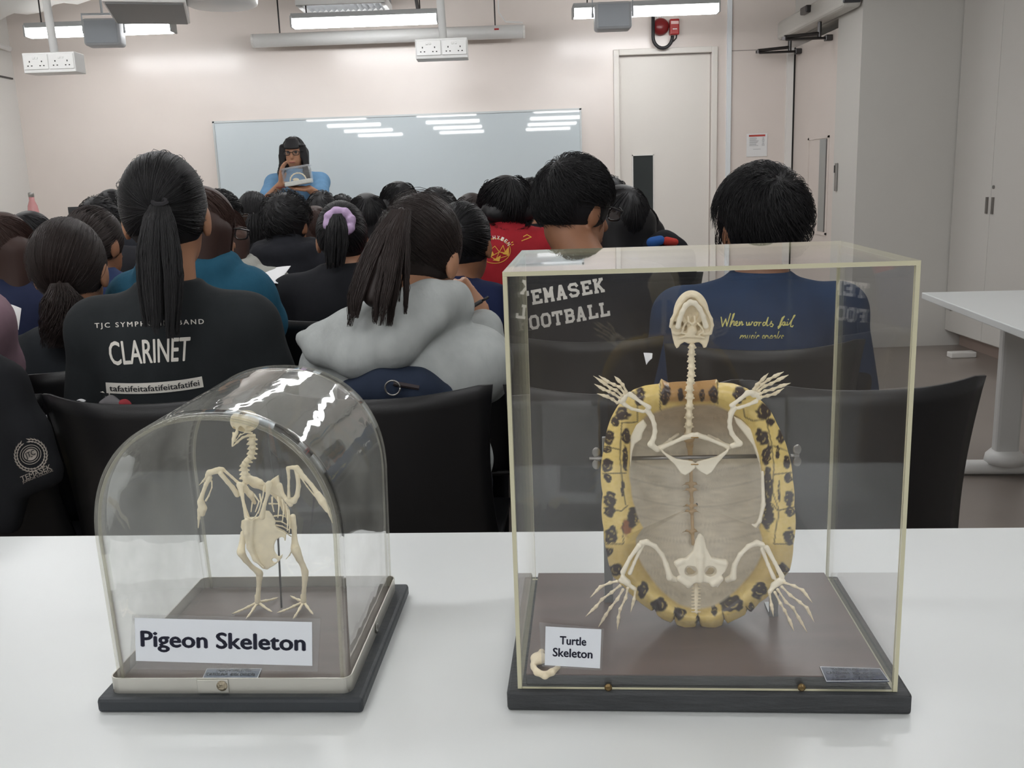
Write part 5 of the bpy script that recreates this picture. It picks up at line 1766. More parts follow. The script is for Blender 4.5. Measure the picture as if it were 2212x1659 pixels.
def spectacles(p, m=None, hs=1.0):
    t = None
    b = MB()
    for s_ in (-1, 1):
        b.tube([p['hl'](s_ * .036 + .024 * np.sign(math.cos(a)) * abs(math.cos(a)) ** .6, .1, .004 + .016 * np.sign(math.sin(a)) * abs(math.sin(a)) ** .6) for a in np.linspace(0, 6.283, 17)], .0026, 6)
        b.tube([p['hl'](s_ * .062, .102, .012), p['hl'](s_ * .08, .05, .012), p['hl'](s_ * .082, -.01, .008)], .0026, 6)
    b.tube([p['hl'](-.01, .106, .01), p['hl'](.01, .106, .01)], .0026, 6)
    g = b.build('spectacles', m or m_glass, p['o'])
    for s_ in (-1, 1):
        MB().prism([p['hl'](s_ * .036 + .022 * math.cos(a), .0995, .004 + .015 * math.sin(a)) for a in np.linspace(0, 6.283, 13)[:-1]], p['R'] @ V3(0, .001, 0)).build('lens', m_lens, g)


m_print = mat('shirt print white', (214, 210, 202), .7)
m_printd = mat('shirt print dark', (28, 28, 32), .7)


def shirt_text(p, txt, quad, m=None, name='lettering', bold=0.0, shear=0., spacing=1.0):
    v, f, _ = text2d(txt, bold, shear, spacing)
    return decal(name, v, f, quad, p['shirt'], m or m_print, p['shirt'])
# ================================================================ front row
BK = (38, 41, 43)
W = lambda px, py, y: at(px, py, y=y)
lc = [(-.705, 1.775), (-.265, 1.745), (.205, 1.712), (.640, 1.672)]
chair(*lc[0], 'black chair behind the arched case, student in CLARINET shirt on it')
chair(*lc[1], 'black chair of the student in grey hoodie, between both cases')
chair(*lc[2], 'empty black chair seen through the left half of the tall case')
chair(*lc[3], 'empty black chair at the right end, half outside the tall case')
chair(-1.16, 1.81, 'black chair at the left edge with a black jacket over it')

# girl in the band shirt
p = person('student in black CLARINET band shirt with long straight ponytail', 344, 322, 2.02, col=BK, fem=True, hs=1.06, hair='pony', tiep=V3(0, -.108, .018), lod=0, lean=.03, shoulder=.155, ragged=.14, seed=11,
           tail=[W(345, 436, 1.905), W(343, 470, 1.885), W(343, 540, 1.865), W(346, 610, 1.84), W(350, 745, 1.80)], tailw=[.014, .03, .044, .046, .032], hkw=dict(lift=.003), nst=3600)
MB().tube([W(345 + 15 * math.cos(a), 436 + 6 * math.sin(a), 1.9 - .008 * math.sin(a)) for a in np.linspace(0, 6.28, 13)], .005, 6).build('hair_tie', mat('hair tie', (30, 28, 32), .8), p['o'])
shirt_text(p, 'TJC SYMPHONIC BAND', [(205, 712), (441, 703), (440, 689), (204, 698)], spacing=1.35, bold=.012)
v, f, _ = text2d('CLARINET', .018)
decal('lettering', v, f, [(240, 790), (408, 780), (412, 727), (231, 738)], p['shirt'], m_print, p['shirt'])
# ribbon under the lettering
rv, rf = [], []
for i in range(25):
    for j in range(3): rv.append((i / 24, j / 2))
for i in range(24):
    for j in range(2): rf.append([i * 3 + j, (i + 1) * 3 + j, (i + 1) * 3 + j + 1, i * 3 + j + 1])


def sag(v, k=.30):
    v = np.array(v, float)
    v[:, 1] -= k * (1 - (2 * v[:, 0] - 1) ** 2)
    return v


bq = [(230, 849), (440, 836), (436, 813), (228, 826)]
rb_ = decal('ribbon_print', sag(rv), rf, bq, p['shirt'], m_print, p['shirt'])
v, f, _ = text2d('tafatifeitafatifeitafatifei', .012)
v = v * np.array([.93, .56]) + np.array([.035, .2])
P_ = p['shirt']
q_ = np.array(bq, float)
vv = sag(v)
px_ = q_[0] * (1 - vv[:, :1]) * (1 - vv[:, 1:]) + q_[1] * vv[:, :1] * (1 - vv[:, 1:]) + q_[2] * vv[:, :1] * vv[:, 1:] + q_[3] * (1 - vv[:, :1]) * vv[:, 1:]
hp_ = hit(P_, px_)
hp_[np.isnan(hp_)] = 0
hp_ -= unit(V3(0, 1, -.2)) * .0012
ok = [g for g in f if (np.abs(hp_[list(g)]).sum(1) > .1).all()]
mesh_obj('lettering', hp_, ok, m_printd, p['shirt'])
decal('ribbon_print', np.array([(0, .5), (1, .75), (.75, .3), (1, -.1), (.35, .1)]), [[0, 1, 2], [2, 3, 4]], [(216, 858), (246, 860), (240, 832), (216, 836)], p['shirt'], m_print, p['shirt'])

# girl in the grey hoodie, bent over her notes with a pen in her right hand


def hood2(c, d):
    N, bx, by, Sl = d['N'], d['bx'], d['by'], d['Sl']
    c.chain([W(985, 650, 1.99), W(930, 660, 1.93), W(850, 690, 1.89), W(770, 715, 1.89), W(690, 725, 1.93)], [.035, .045, .05, .045, .028], k=.04)
    c.chain([W(655, 732, 1.95), W(690, 755, 1.91), W(770, 765, 1.87), W(850, 740, 1.86), W(930, 690, 1.89)], [.02, .03, .045, .045, .03], k=.02)
    c.chain([W(980, 642, 1.98), W(1000, 665, 1.98)], [.03, .02], k=.03)


ha = W(1012, 657, 2.14)
p = person('student in pale grey hoodie with loose high ponytail, pen in hand', 905, 418, 2.03, hyaw=-.45, nod=.35, tilt=.05, col=(172, 176, 175), wear='hood', hood=hood2, fem=True, hs=1.03, hair='pony', tiep=V3(-.05, -.088, .075), lod=0, lean=.05, shoulder=.15, off=(-.045, 0), clump=.75, ragged=.25, seed=12, hm=m_hairb,
           tail=[W(868, 452, 1.90), W(845, 500, 1.865), W(825, 570, 1.83), W(808, 640, 1.805), W(800, 712, 1.80)], tailw=[.018, .037, .056, .072, .075], hkw=dict(lift=.006), nst=3600, arms={1: (W(1040, 810, 2.1), ha + V3(.03, -.02, -.05), V3(-.35, .1, .55), V3(.1, -.9, .1), .9)}, bulk=1.0)
pt = W(1012, 664, 2.07)
t = MB().tube([pt + V3(-.05, .0, -.03), pt + V3(.03, .01, .012)], .0045, 8).tube([pt + V3(.03, .01, .012), pt + V3(.045, .012, .02)], .003, 8).build('pen', m_black, None, True)
tag(t, 'black pen in the hand of the student in grey hoodie', 'pen')
MB().tube([p['hl'](.079, -.01, -.05), p['hl'](.079, -.01, -.062)], .003, 6).build('earring', m_steel, p['o'])

# boy in the football shirt
p = person('student in black TEMASEK FOOTBALL shirt and glasses, face turned right', 1242, 337, 2.62, yaw=-.15, hyaw=-.95, nod=.22, col=(34, 34, 38), fem=False, hs=1.08, nk=.13, off=(.03, -.06), hair='short', lod=0, lean=.06, seed=13, skin=m_skin2, hkw=dict(L=.6, lift=.008, swirl=.25), nst=3200, shoulder=.155)
spectacles(p)
v, f = slab2d('TEMASEK')
decal('lettering', v, f, [(1122, 664), (1307, 630), (1302, 600), (1118, 632)], p['shirt'], m_print, p['shirt'])
v, f = slab2d('FOOTBALL')
decal('lettering', v, f, [(1120, 718), (1318, 682), (1314, 652), (1116, 687)], p['shirt'], m_print, p['shirt'])
chair(p['P'][0], p['P'][1] - .19, 'black chair of the student in TEMASEK FOOTBALL shirt')
# boy in the navy shirt
p = person('student in navy shirt with yellow script, short black hair, seated right', 1640, 364, 2.34, col=(36, 56, 86), fem=False, hs=1.12, nk=.115, hair='short', lod=0, lean=.03, seed=14, skin=m_skin2, hkw=dict(L=.7, lift=.011, swirl=.5, cap=1.04), nst=3600, shoulder=.195, sleeve=.8)
m_yel = mat('shirt print yellow', (214, 206, 120), .7)
scr = [[(1318, 350), (1325, 400), (1330, 437), (1350, 390), (1360, 370), (1368, 432), (1385, 380), (1403, 318)], [(1397, 440), (1405, 400), (1428, 350), (1437, 320), (1425, 330), (1405, 420), (1425, 387), (1435, 390), (1432, 425), (1445, 425)], [(1445, 420), (1465, 405), (1462, 390), (1450, 395), (1447, 420), (1460, 432), (1475, 425)], [(1478, 430), (1483, 395), (1482, 425), (1500, 392), (1507, 398), (1505, 425), (1520, 415)], [(1545, 395), (1548, 425), (1560, 425), (1570, 400), (1572, 425), (1585, 420), (1597, 395), (1605, 400)], [(1625, 395), (1612, 410), (1615, 428), (1630, 428), (1640, 412), (1632, 397), (1650, 402)], [(1655, 395), (1660, 405), (1655, 430), (1662, 405), (1680, 398)], [(1715, 400), (1700, 400), (1690, 415), (1695, 430), (1710, 425), (1722, 400), (1740, 355), (1725, 410), (1730, 430), (1745, 425)], [(1752, 425), (1770, 390), (1765, 405), (1785, 420), (1775, 438), (1758, 435)], [(1860, 415), (1845, 440), (1830, 455), (1828, 440), (1848, 420), (1870, 370), (1885, 345), (1865, 360), (1850, 400), (1835, 445)], [(1890, 395), (1872, 400), (1865, 420), (1878, 428), (1892, 400), (1890, 425), (1905, 420)], [(1912, 395), (1908, 425), (1922, 420)], [(1917, 377), (1923, 370)], [(1925, 420), (1950, 380), (1975, 345), (1980, 335), (1970, 340), (1945, 400), (1940, 435), (1955, 440), (1965, 425)]]
v, f = strokes2d([[((x - 1310) / 675, 1 - (y - 310) / 150) for x, y in ln] for ln in scr], .062, 4.5)
decal('lettering', v, f, [(1555.8, 710.9), (1718.6, 710.9), (1718.6, 674.7), (1555.8, 674.7)], p['shirt'], m_yel, p['shirt'])
v, f, _ = text2d('music speaks', .004, .35)
v[:, 1] = np.maximum(v[:, 1], .52)      # only the tops of the second line show above the chair
decal('lettering', v, f, [(1596, 749), (1692, 749), (1694, 715), (1598, 715)], p['shirt'], m_yel, p['shirt'])
chair(.575, 2.09, 'black chair of the student in navy shirt')
# mauve student cut by the left edge, and the black jacket with the crest
p = person('student in mauve hoodie cut off by the left edge', -255, 385, 2.0, col=(132, 108, 118), wear='long', fem=True, hair='pony', tiep=V3(0, -.1, 0), tail=[W(-255, 500, 1.89), W(-255, 650, 1.85)], tailw=[.02, .04], lod=1, lean=.03, seed=15, trous=mat('khaki trousers', (112, 104, 78), .85, .2), shoulder=.17, arms={1: (W(-22, 790, 2.0), W(-10, 850, 2.2))})
s = SDF(.02)
jy = 1.70
jp_ = lambda x, y, d=0: W(x, y, jy + d)
s.plate([jp_(-190, 800), jp_(-40, 765), jp_(10, 800), jp_(45, 850), jp_(95, 940), jp_(118, 1010), jp_(128, 1040), jp_(100, 1055), jp_(60, 1075), jp_(40, 1150), jp_(-190, 1160)], .05, rd=.02)
s.chain([jp_(-60, 780, .03), jp_(10, 830, .02), jp_(60, 930, .01), jp_(100, 1010, .0)], [.04, .035, .03, .025], k=.03)
jk = solid('jacket', s, .009, cloth((30, 31, 34)))
tag(jk, 'black jacket with pale wreath crest hanging over the left edge chair', 'jacket')
m_crest = mat('crest print', (150, 142, 134), .8)
cq = lambda x0, y0, sc, a: [(x0 + sc * (x * math.cos(a) - y * math.sin(a)), y0 + sc * (x * math.sin(a) + y * math.cos(a))) for x, y in ((-1, 1), (1, 1), (1, -1), (-1, -1))]
ca_ = -.42
ring_ = [(.5 + .3 * math.cos(a), .5 + .27 * math.sin(a)) for a in np.linspace(0, 2 * math.pi, 31)]
rin = [(.5 + .235 * math.cos(a), .5 + .205 * math.sin(a)) for a in np.linspace(0, 2 * math.pi, 31)]
v, f = strokes2d([ring_, rin], .02)
cquad = cq(66, 982, 38, ca_)
decal('crest_ring', v, f, cquad, jk, m_crest, jk)
lv, lf = [], []
for sgn in (-1, 1):
    for i in range(13):
        a = math.radians(-82 + 155 * i / 12)
        x, y = .5 + sgn * .4 * math.cos(a), .48 + .4 * math.sin(a)
        d = np.array([-math.sin(a) * sgn, math.cos(a)]) * .085
        n_ = np.array([math.cos(a) * sgn, math.sin(a)]) * .055
        for q in (-.2, 1.0):
            k = len(lv)
            c0 = np.array([x, y]) + n_ * q * .9
            lv += [c0 - d, c0 + n_ * .45, c0 + d + n_ * q * .7, c0 - n_ * .45]
            lf.append([k, k + 1, k + 2, k + 3])
decal('crest_wreath', np.array(lv), lf, cquad, jk, m_crest, jk)
v = np.array([(.5 + .19 * math.cos(a), .5 + .165 * math.sin(a)) for a in np.linspace(0, 2 * math.pi, 24)[:-1]])
decal('crest_shield', v, [list(range(23))], cquad, jk, m_crest, jk)
v, f, _ = text2d('JTC', .02)
v = v * np.array([.3, .2]) + np.array([.35, .4])
hp_ = None
q_ = np.array(cquad, float)
px_ = q_[0] * (1 - v[:, :1]) * (1 - v[:, 1:]) + q_[1] * v[:, :1] * (1 - v[:, 1:]) + q_[2] * v[:, :1] * v[:, 1:] + q_[3] * (1 - v[:, :1]) * v[:, 1:]
hp_ = hit(jk, px_)
hp_ = np.nan_to_num(hp_) - V3(0, .001, 0)
mesh_obj('crest_letters', hp_, f, m_printd, jk)
for tx, q in (('TEMASEK', [(47, 1041), (112, 1013), (108, 1002), (43, 1030)]), ('JUNIOR COLLEGE', [(50, 1046), (116, 1019), (113, 1013), (47, 1040)])):
    v, f, _ = text2d(tx, .012)
    decal('lettering', v, f, q, jk, m_crest, jk)

# ================================================================ second row and beyond
NV_ = (36, 42, 66)
p = person('student with low curly brown ponytail in charcoal shirt behind left chair', 138, 464, 2.42, nod=.1, col=(40, 44, 48), hair='pony', tiep=V3(-.01, -.085, -.07), hs=1.08, hm=m_hairb, lod=0, seed=21, tail=[W(128, 612, 2.29), W(135, 650, 2.27), W(140, 700, 2.25), W(128, 755, 2.24)], tailw=[.02, .05, .055, .03], tcurl=.012, lean=.08, nst=2000, hkw=dict(lift=.004), ch='black chair behind the CLARINET student, empty seat back showing left')
p = person('student in teal hoodie and glasses, mostly hidden by the CLARINET student', 432, 396, 2.62, hyaw=-.5, nod=.15, col=(38, 84, 106), wear='hood', hair='long', hm=m_hairr, lod=1, seed=22, lean=.1, ch='black chair of the student in teal hoodie', arms={1: (W(570, 700, 2.62), W(560, 760, 2.85))}, shoulder=.15, off=(-.04, -.02))
spectacles(p)
p = person('student with long brown hair in navy shirt at left edge', 2, 452, 2.95, col=NV_, hair='long', hm=m_hairr, lod=1, seed=23, ch='black chair of the long haired student at left edge', hkw=dict(fall=.16))
p = person('student with lilac scrunchie and ponytail in black shirt', 733, 430, 3.1, col=(32, 33, 37), hair='pony', tiep=V3(-.005, -.088, .06), lod=1, seed=24, tail=[W(727, 462, 2.99), W(727, 490, 2.97), W(727, 530, 2.96), W(724, 585, 2.95)], tailw=[.015, .035, .04, .03], ch='black chair of the student with lilac scrunchie', nst=1200)
cpt = [p['hl'](-.005 + .036 * math.cos(a), -.112 + .012 * math.sin(a), .06 + .034 * math.sin(a)) for a in np.linspace(0, 6.283, 25)]
s = SDF(.006)
for i in range(24): s.cone(cpt[i], cpt[i + 1], .0125 + .003 * math.sin(i * 2.1), .0125 + .003 * math.sin((i + 1) * 2.1))
solid('scrunchie', s, .003, mat('lilac cloth', (186, 160, 196), .7, bump=.4, bscale=60), p['o'])
p = person('student in navy shirt with white figure print, hair pinned up', 998, 432, 2.65, hyaw=-.3, nod=.1, hs=.96, nk=.11, off=(-.05, 0), shoulder=.125, col=(36, 44, 76), hair='pony', tiep=V3(0, -.095, .03), hkw=dict(bun=True), lod=1, seed=25, ch='black chair of the student with white figure print', skin=m_skin2)
fig = [[(.45, .95), (.6, .95), (.66, .86), (.58, .78), (.46, .8), (.42, .88), (.45, .95)], [(.5, .78), (.3, .74), (.1, .55), (.02, .4)], [(.56, .78), (.8, .7), (.92, .5), (.98, .36)], [(.3, .74), (.34, .45), (.36, .2), (.3, .02)], [(.8, .7), (.68, .45), (.7, .2), (.64, .05)], [(.34, .45), (.5, .38), (.68, .45)], [(.36, .6), (.5, .66), (.64, .6)], [(.4, .3), (.52, .1), (.6, .3)]]
v, f = strokes2d(fig, .045, .8)
decal('figure_print', v, f, [(984, 652), (1012, 650), (1010, 608), (982, 611)], p['shirt'], m_print, p['shirt'])
p = person('student in red shirt with gold planet print and curly hair', 1088, 374, 3.55, col=(150, 36, 44), hair='long', hm=m_hair, lod=1, seed=26, hs=1.02, nk=.065, hkw=dict(fall=.012, curl=.014, lift=.016), ch='black chair of the student in red shirt', nst=1600)
m_gold = mat('gold print', (206, 152, 44), .6)
cir = [(.5 + .46 * math.cos(a), .5 + .46 * math.sin(a)) for a in np.linspace(0, 2 * math.pi, 37)]
pl_ = [cir, [(.06, .42), (.3, .5), (.95, .72)], [(.06, .42), (.5, .18), (.9, .3)], [(.3, .5), (.5, .68), (.62, .45)], [(.62, .45), (.35, .3), (.2, .3)], [(.62, .45), (.75, .68), (.8, .4), (.62, .45)], [(.5, .18), (.62, .45), (.9, .3)], [(.35, .3), (.5, .18)]]
gq = [(1036, 574), (1108, 568), (1103, 510), (1032, 516)]
v, f = strokes2d(pl_, .022, 1.2)
decal('planet_print', v, f, gq, p['shirt'], m_gold, p['shirt'])
v = np.array([(.28, .3), (.42, .5), (.46, .36), (.4, .16), (.66, .32), (.6, .1), (.72, .36), (.92, .62), (.9, .3)])
decal('planet_print', v, [[0, 1, 2], [3, 4, 5], [6, 7, 8]], gq, p['shirt'], m_gold, p['shirt'])
v, f = strokes2d([[(1.0, .75), (1.5, 1.0), (1.62, .9), (1.4, .82), (1.0, .66)], [(-.3, .22), (.1, .42)], [(-.25, .12), (.12, .3)]], .03, 1.2)
decal('planet_print', v, f, gq, p['shirt'], m_gold, p['shirt'])
for i, chx in enumerate('NOVATHXIEN'):
    a = math.radians(172 - i * 15.5)
    cx0, cy0 = 1070 + 37 * math.cos(a) * .92, 543 - 30 * math.sin(a)
    tx, ty = math.sin(a), math.cos(a)
    v, f, _ = text2d(chx, .02)
    hw_, hh_ = 2.9, 4.2
    qd = [(cx0 + tx * u_ * hw_ + math.cos(a) * w_ * hh_, cy0 + ty * u_ * hw_ - math.sin(a) * w_ * hh_) for u_, w_ in ((-1, -1), (1, -1), (1, 1), (-1, 1))]
    decal('lettering', v, f, qd, p['shirt'], m_print, p['shirt'])
p = person('student with long loose black hair in blue shirt beside the football student', 1338, 394, 3.3, col=(38, 56, 108), hair='long', lod=1, seed=27, hs=1.05, hkw=dict(fall=.2, curl=.006), ch='black chair of the student in blue shirt')
p = person('student with dark shoulder length hair below the pink bottle', 64, 451, 3.65, col=(40, 40, 44), hair='long', lod=1, seed=31, hkw=dict(fall=.12), ch='black chair below the pink bottle')
p = person('student in navy shirt with bare ear, left of the CLARINET student', 198, 441, 3.2, hyaw=-.35, nod=.15, col=(40, 52, 84), hair='pony', hm=m_hairb, tiep=V3(0, -.09, -.03), lod=1, seed=32, hs=1.04, tail=[W(190, 500, 2.98), W(185, 560, 2.95)], tailw=[.02, .03], skin=m_skin2, ch='black chair left of the CLARINET student, third row')
p = person('student whose crown shows above the navy student at left', 213, 420, 4.25, col=(44, 44, 48), hair='short', lod=2, seed=33, ch='black chair in the fourth row at left')
p = person('student whose crown touches the left side of the CLARINET head', 243, 405, 4.8, col=(44, 46, 52), hair='long', lod=2, seed=34, ch='black chair in the fifth row at left')
p = person('short haired student in glasses and black hoodie right of CLARINET head', 474, 409, 4.15, hyaw=-.6, col=(36, 37, 41), wear='hood', fem=False, hair='short', lod=1, seed=35, hkw=dict(lift=.005, L=.5), ch='black chair of the student in black hoodie and glasses')
spectacles(p)
v, f = strokes2d([[(0, .2), (.3, .8)], [(.3, .1), (.55, .9)], [(.6, .1), (.85, .9)]], .16)
decal('shirt_mark', v, f, [(478, 520), (492, 520), (494, 508), (480, 508)], p['shirt'], m_print, p['shirt'])
p = person('student in light grey hoodie, only shoulders showing beside the teal hoodie', 470, 436, 3.3, col=(150, 150, 144), wear='hood', hair='long', hm=m_hairr, lod=1, seed=36, hkw=dict(fall=.1), ch='black chair of the light grey hoodie', shoulder=.17)
p = person('student with low ponytail and silver clip before the whiteboard', 546, 410, 4.75, col=(34, 35, 40), hair='pony', tiep=V3(.0, -.085, -.05), lod=1, seed=37, hs=1.02, tail=[W(548, 462, 4.03), W(550, 490, 4.02), W(552, 530, 4.01)], tailw=[.02, .05, .04], ch='black chair of the student with silver clip')
MB().tube([p['hl'](-.02, -.105, -.02), p['hl'](.012, -.108, -.028)], .004, 6).build('hair_clip', m_steel, p['o'])
p = person('student with thick short hair in black hooded top below the presenter', 615, 414, 3.75, hyaw=-.3, nod=.1, col=(33, 34, 39), wear='hood', fem=False, hair='short', lod=1, seed=38, hs=1.0, hkw=dict(lift=.01, L=.5), skin=m_skin2, ch='black chair below the presenter')
p = person('student with long light brown hair beside the scrunchie student', 677, 441, 4.45, hyaw=.3, col=(44, 50, 66), hair='long', hm=m_hairr, lod=1, seed=39, hkw=dict(fall=.16), hs=.98, ch='black chair beside the scrunchie student')
p = person('student whose black crown shows right below the presented box', 693, 410, 5.2, col=(40, 40, 44), hair='short', lod=2, seed=40, ch='black chair in the fifth row below the box')
p = person('student with small round crown behind the scrunchie student', 737, 418, 5.9, col=(44, 46, 56), hair='short', lod=2, seed=41, ch='black chair in the sixth row, middle', hs=.92)
p = person('student with long black hair right of the scrunchie student', 790, 413, 4.3, col=(44, 36, 36), hair='long', lod=1, seed=42, hkw=dict(fall=.16), ch='black chair right of the scrunchie student')
p = person('student with wavy black hair whose head stands highest before the whiteboard', 858, 388, 4.75, col=(40, 42, 50), hair='long', lod=1, seed=43, hkw=dict(fall=.1, curl=.006, lift=.01), ch='black chair behind the grey hoodie, fourth row')
p = person('student with smooth black hair just right of the ponytail top', 940, 403, 4.0, col=(40, 42, 50), hair='short', lod=1, seed=44, ch='black chair behind the hoodie ponytail, fourth row', hs=1.05)
p = person('student whose crown shows left of the red shirt student', 1015, 413, 4.65, col=(40, 42, 50), hair='long', lod=2, seed=45, hm=m_hairb, ch='black chair left of the red shirt, fourth row')
p = person('student in black shirt with white collar between red and football shirts', 1145, 385, 4.3, hyaw=-.4, nod=.1, col=(32, 32, 36), fem=False, hair='short', lod=1, seed=46, skin=m_skin2, hkw=dict(lift=.005, L=.45), hs=.98, ch='black chair between red and football shirts')
p = person('student whose crown shows above the blue shirt student', 1312, 377, 4.8, col=(40, 42, 50), hair='short', lod=2, seed=47, ch='black chair above the blue shirt, fourth row')
p = person('student in black top behind the blue shirt, left of door glass', 1376, 440, 4.0, col=(30, 30, 34), hair='long', lod=1, seed=48, hkw=dict(fall=.14), ch='black chair left of the door glass', hs=.9, nk=.05)

# ================================================================ presenter with her box
ty = 6.9
wl, wr_ = W(607, 398, 6.6), W(668, 408, 6.62)
p = person('presenter standing in blue shirt and glasses, holding up a clear box', 632, 294, ty, yaw=math.pi, nod=.06, col=(104, 142, 176), wear='tee', fem=True, hs=.9, hair='long', hkw=dict(fall=.2, fringe=.16, whorl=(0, -.1, 1), front=True), lod=0, lean=.0, seed=51, stand=True, group='presenter', skin=m_skin, shoulder=.165, sleeve=.85, nst=1800,
           arms={1: (W(577, 432, 6.75), wl, V3(.1, .05, 1), V3(-1, 0, 0), .35), -1: (W(690, 425, 6.75), wr_, V3(-1, 0, .1), V3(0, .3, -1), .35)})
spectacles(p)
for s_ in (-1, 1):
    MB().lathe(p['hl'](s_ * .03, .077, .01), [(.011, -.006), (.009, .004), (.004, .008)], 12, ax=p['R'][:, 1]).build('eye', mat('eye dark', (40, 32, 30), .3), p['o'])
MB().tube([p['hl'](x, .0935 - .6 * x * x * 10, -.066) for x in (-.02, -.01, 0, .01, .02)], .0042, 6).build('mouth', mat('lips', (150, 84, 80), .5), p['o'])
fr_ = SDF(.01)
for x_ in np.linspace(-.05, .05, 7): fr_.cone(p['hl'](x_ * .7, .05, .1), p['hl'](x_, .09 - 6 * x_ * x_, .042), .014, .009)
solid('fringe', fr_, .006, m_hair, p['hair'])
MB().tube([p['Wr'][1] + V3(.0, 0, -.02) + .03 * V3(math.cos(a), math.sin(a), 0) for a in np.linspace(0, 6.28, 13)], .005, 6).build('wristband', mat('wristband', (120, 60, 50), .6), p['o'])
bc = W(643, 381, 6.6)
R_ = rotz(.0) @ roty(-.13)
Rt = (R_[:, 0], R_[:, 1], R_[:, 2])
t = empty('clear_specimen_box', bc, 'clear plastic box with a pale skull on white filling, held by the presenter', 'box')
MB().box(bc, (.185, .11, .118), R=Rt, bev=.01).build('box_body', clear('specimen box', (.93, .94, .94), .14, 4, .05, (.85, .85, .86)), t)
MB().box(bc + R_ @ V3(0, 0, .061), (.192, .117, .01), R=Rt, bev=.004).build('lid', clear('box lid', (.85, .86, .87), .5, 2, .1, (.84, .84, .86)), t)
MB().box(bc + R_ @ V3(0, 0, -.042), (.176, .1, .03), R=Rt, bev=.006).build('white_filling', mat('white filling', (230, 230, 224), .9, bump=.6, bscale=60), t)
s = SDF(.004).chain([bc + R_ @ V3(.055 * math.cos(a), -.01, -.028 + .05 * math.sin(a)) for a in np.linspace(0.1, 3.0, 9)], .0045).ell(bc + R_ @ V3(-.012, -.02, -.02), (.022, .016, .011))
solid('skull', s, .003, m_bone, t)

# ================================================================ papers, bags and small things among the seats


def sheet(name, pts, label, cat='paper', bend=.012, m=None):
    """a slightly bent sheet with four known corners"""
    Q = [V3(*q) for q in pts]
    n = unit(np.cross(Q[1] - Q[0], Q[3] - Q[0]))
    v, f = [], []
    for j in range(5):
        for i in range(7):
            u, w_ = i / 6, j / 4
            v.append(bil(Q, u, w_) + n * bend * math.sin(math.pi * u) * (1 - .5 * w_))
    for j in range(4):
        for i in range(6): f.append([j * 7 + i, j * 7 + i + 1, (j + 1) * 7 + i + 1, (j + 1) * 7 + i])
    k = len(v)
    v += [p_ - n * .0012 for p_ in v]
    f += [[k + a for a in g[::-1]] for g in f]
    return tag(mesh_obj(name, v, f, m or mat('white paper sheet', (226, 226, 228), .7), None, True), label, cat)


sheet('paper_sheet', [W(556, 630, 3.0), W(600, 612, 3.0), W(628, 574, 3.25), W(543, 592, 3.25)], 'white paper held left of the scrunchie student')
sheet('paper_sheet', [W(-10, 705, 2.3), W(40, 712, 2.3), W(46, 666, 2.4), W(-10, 655, 2.4)], 'white paper at the left edge above the mauve sleeve')
sheet('paper_sheet', [W(1664, 612, 2.75), W(1715, 612, 2.75), W(1716, 596, 2.8), W(1664, 597, 2.8)], 'white paper beside the shoulder of the navy shirt student')
sheet('paper_sheet', [W(1396, 788, 2.0), W(1408, 774, 2.0), W(1409, 763, 2.02), W(1390, 762, 2.02)], 'small white paper corner hanging between the empty chairs', bend=.002)
sheet('paper_sheet', [W(160, 868, 1.93), W(180, 869, 1.93), W(206, 850, 1.96), W(178, 858, 1.96)], 'curled white paper edge behind the left chair back', bend=.004)
sheet('paper_sheet', [W(104, 950, 1.84), W(112, 942, 1.84), W(100, 896, 1.85), W(84, 902, 1.85)], 'narrow white paper beside the black jacket', bend=.002)
sheet('paper_sheet', [W(640, 515, 4.3), W(655, 486, 4.3), W(648, 476, 4.35), W(622, 514, 4.35)], 'white paper in front of the thick haired student', bend=.002)
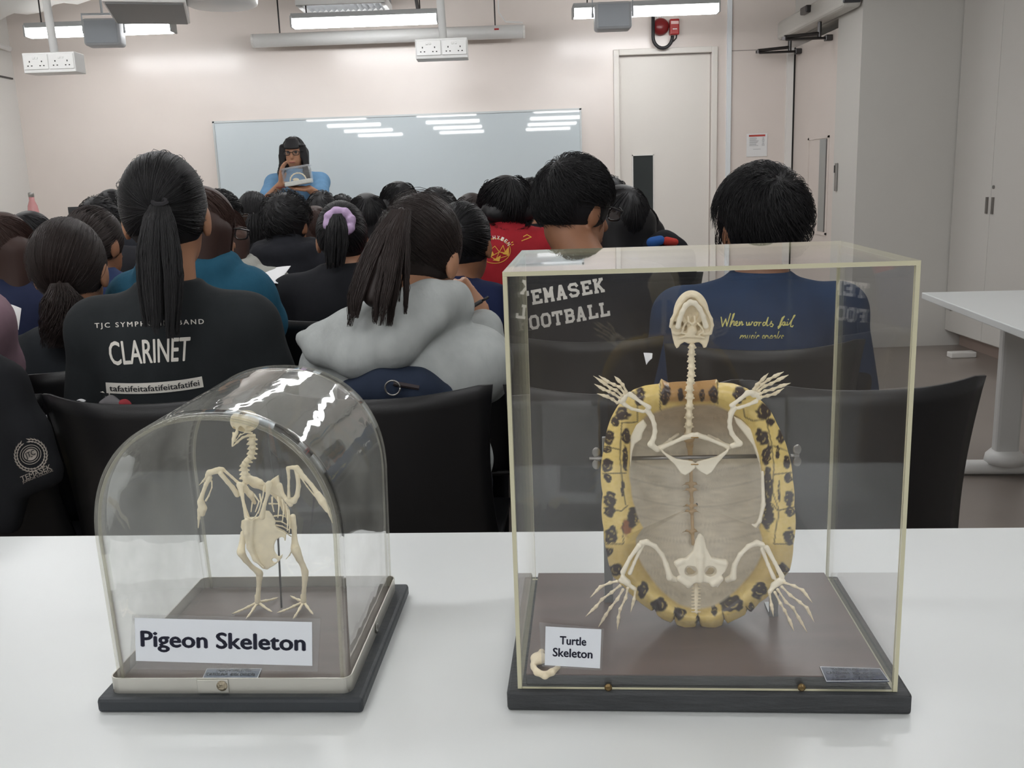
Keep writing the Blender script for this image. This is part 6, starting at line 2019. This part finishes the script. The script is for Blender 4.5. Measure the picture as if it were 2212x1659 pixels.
# navy bag on the hoodie girl's chair
s = SDF(.02)
s.chain([W(760, 850, 1.85), W(830, 838, 1.85), W(900, 845, 1.85), W(950, 858, 1.86)], [.03, .042, .042, .03], k=.03).chain([W(790, 900, 1.90), W(930, 905, 1.90)], [.05, .05], k=.03)
bg = solid('navy_bag', s, .006, cloth((40, 48, 64)))
tag(bg, 'navy bag with metal ring squeezed behind the grey hoodie', 'bag')
rc0 = W(848, 838, 1.79)
MB().tube([rc0 + V3(.0145 * math.cos(a), 0, .0145 * math.sin(a)) for a in np.linspace(0, 6.283, 25)], .0019, 8).build('metal_ring', m_steel, bg, True)
MB().tube([W(850, 828, 1.8), W(905, 838, 1.805)], .005, 8).build('strap', mat('bag strap', (52, 44, 46), .7), bg)
# red and grey pouches behind the left chair back
for x0, x1, col_, lb in ((262, 302, (150, 60, 66), 'red pouch behind the left chair back, nearer the arched case'), (222, 258, (110, 108, 110), 'grey pouch behind the left chair back, left of the red one')):
    s = SDF(.01).chain([W(x0, 872, 1.88), W((x0 + x1) / 2, 868, 1.885), W(x1, 872, 1.88)], [.008, .012, .008])
    tag(solid('pouch', s, .004, cloth(col_)), lb, 'pouch', 'pouches on the left chair')
# bag with blue and red top
s = SDF(.02).chain([W(1408, 540, 3.2), W(1435, 535, 3.2), W(1462, 540, 3.2)], [.04, .055, .04]).chain([W(1410, 580, 3.2), W(1460, 585, 3.2)], [.07, .07])
bg = solid('backpack', s, .008, cloth((30, 30, 34)))
tag(bg, 'dark backpack with blue and red top before the far door', 'bag')
solid('blue_panel', SDF(.01).chain([W(1408, 524, 3.14), W(1426, 519, 3.14)], [.018, .016]), .005, cloth((48, 88, 150)), bg)
solid('red_panel', SDF(.01).chain([W(1440, 521, 3.14), W(1458, 523, 3.14)], [.015, .012]), .005, cloth((170, 58, 50)), bg)
# dark bag beside the navy shirt
s = SDF(.02).chain([W(1822, 790, 2.3), W(1838, 820, 2.3), W(1846, 850, 2.3)], [.03, .045, .04]).cone(W(1850, 824, 2.3), W(1866, 818, 2.3), .012, .008)
tag(solid('dark_bag', s, .006, cloth((28, 28, 32))), 'crumpled black bag hanging beside the navy shirt student', 'bag')
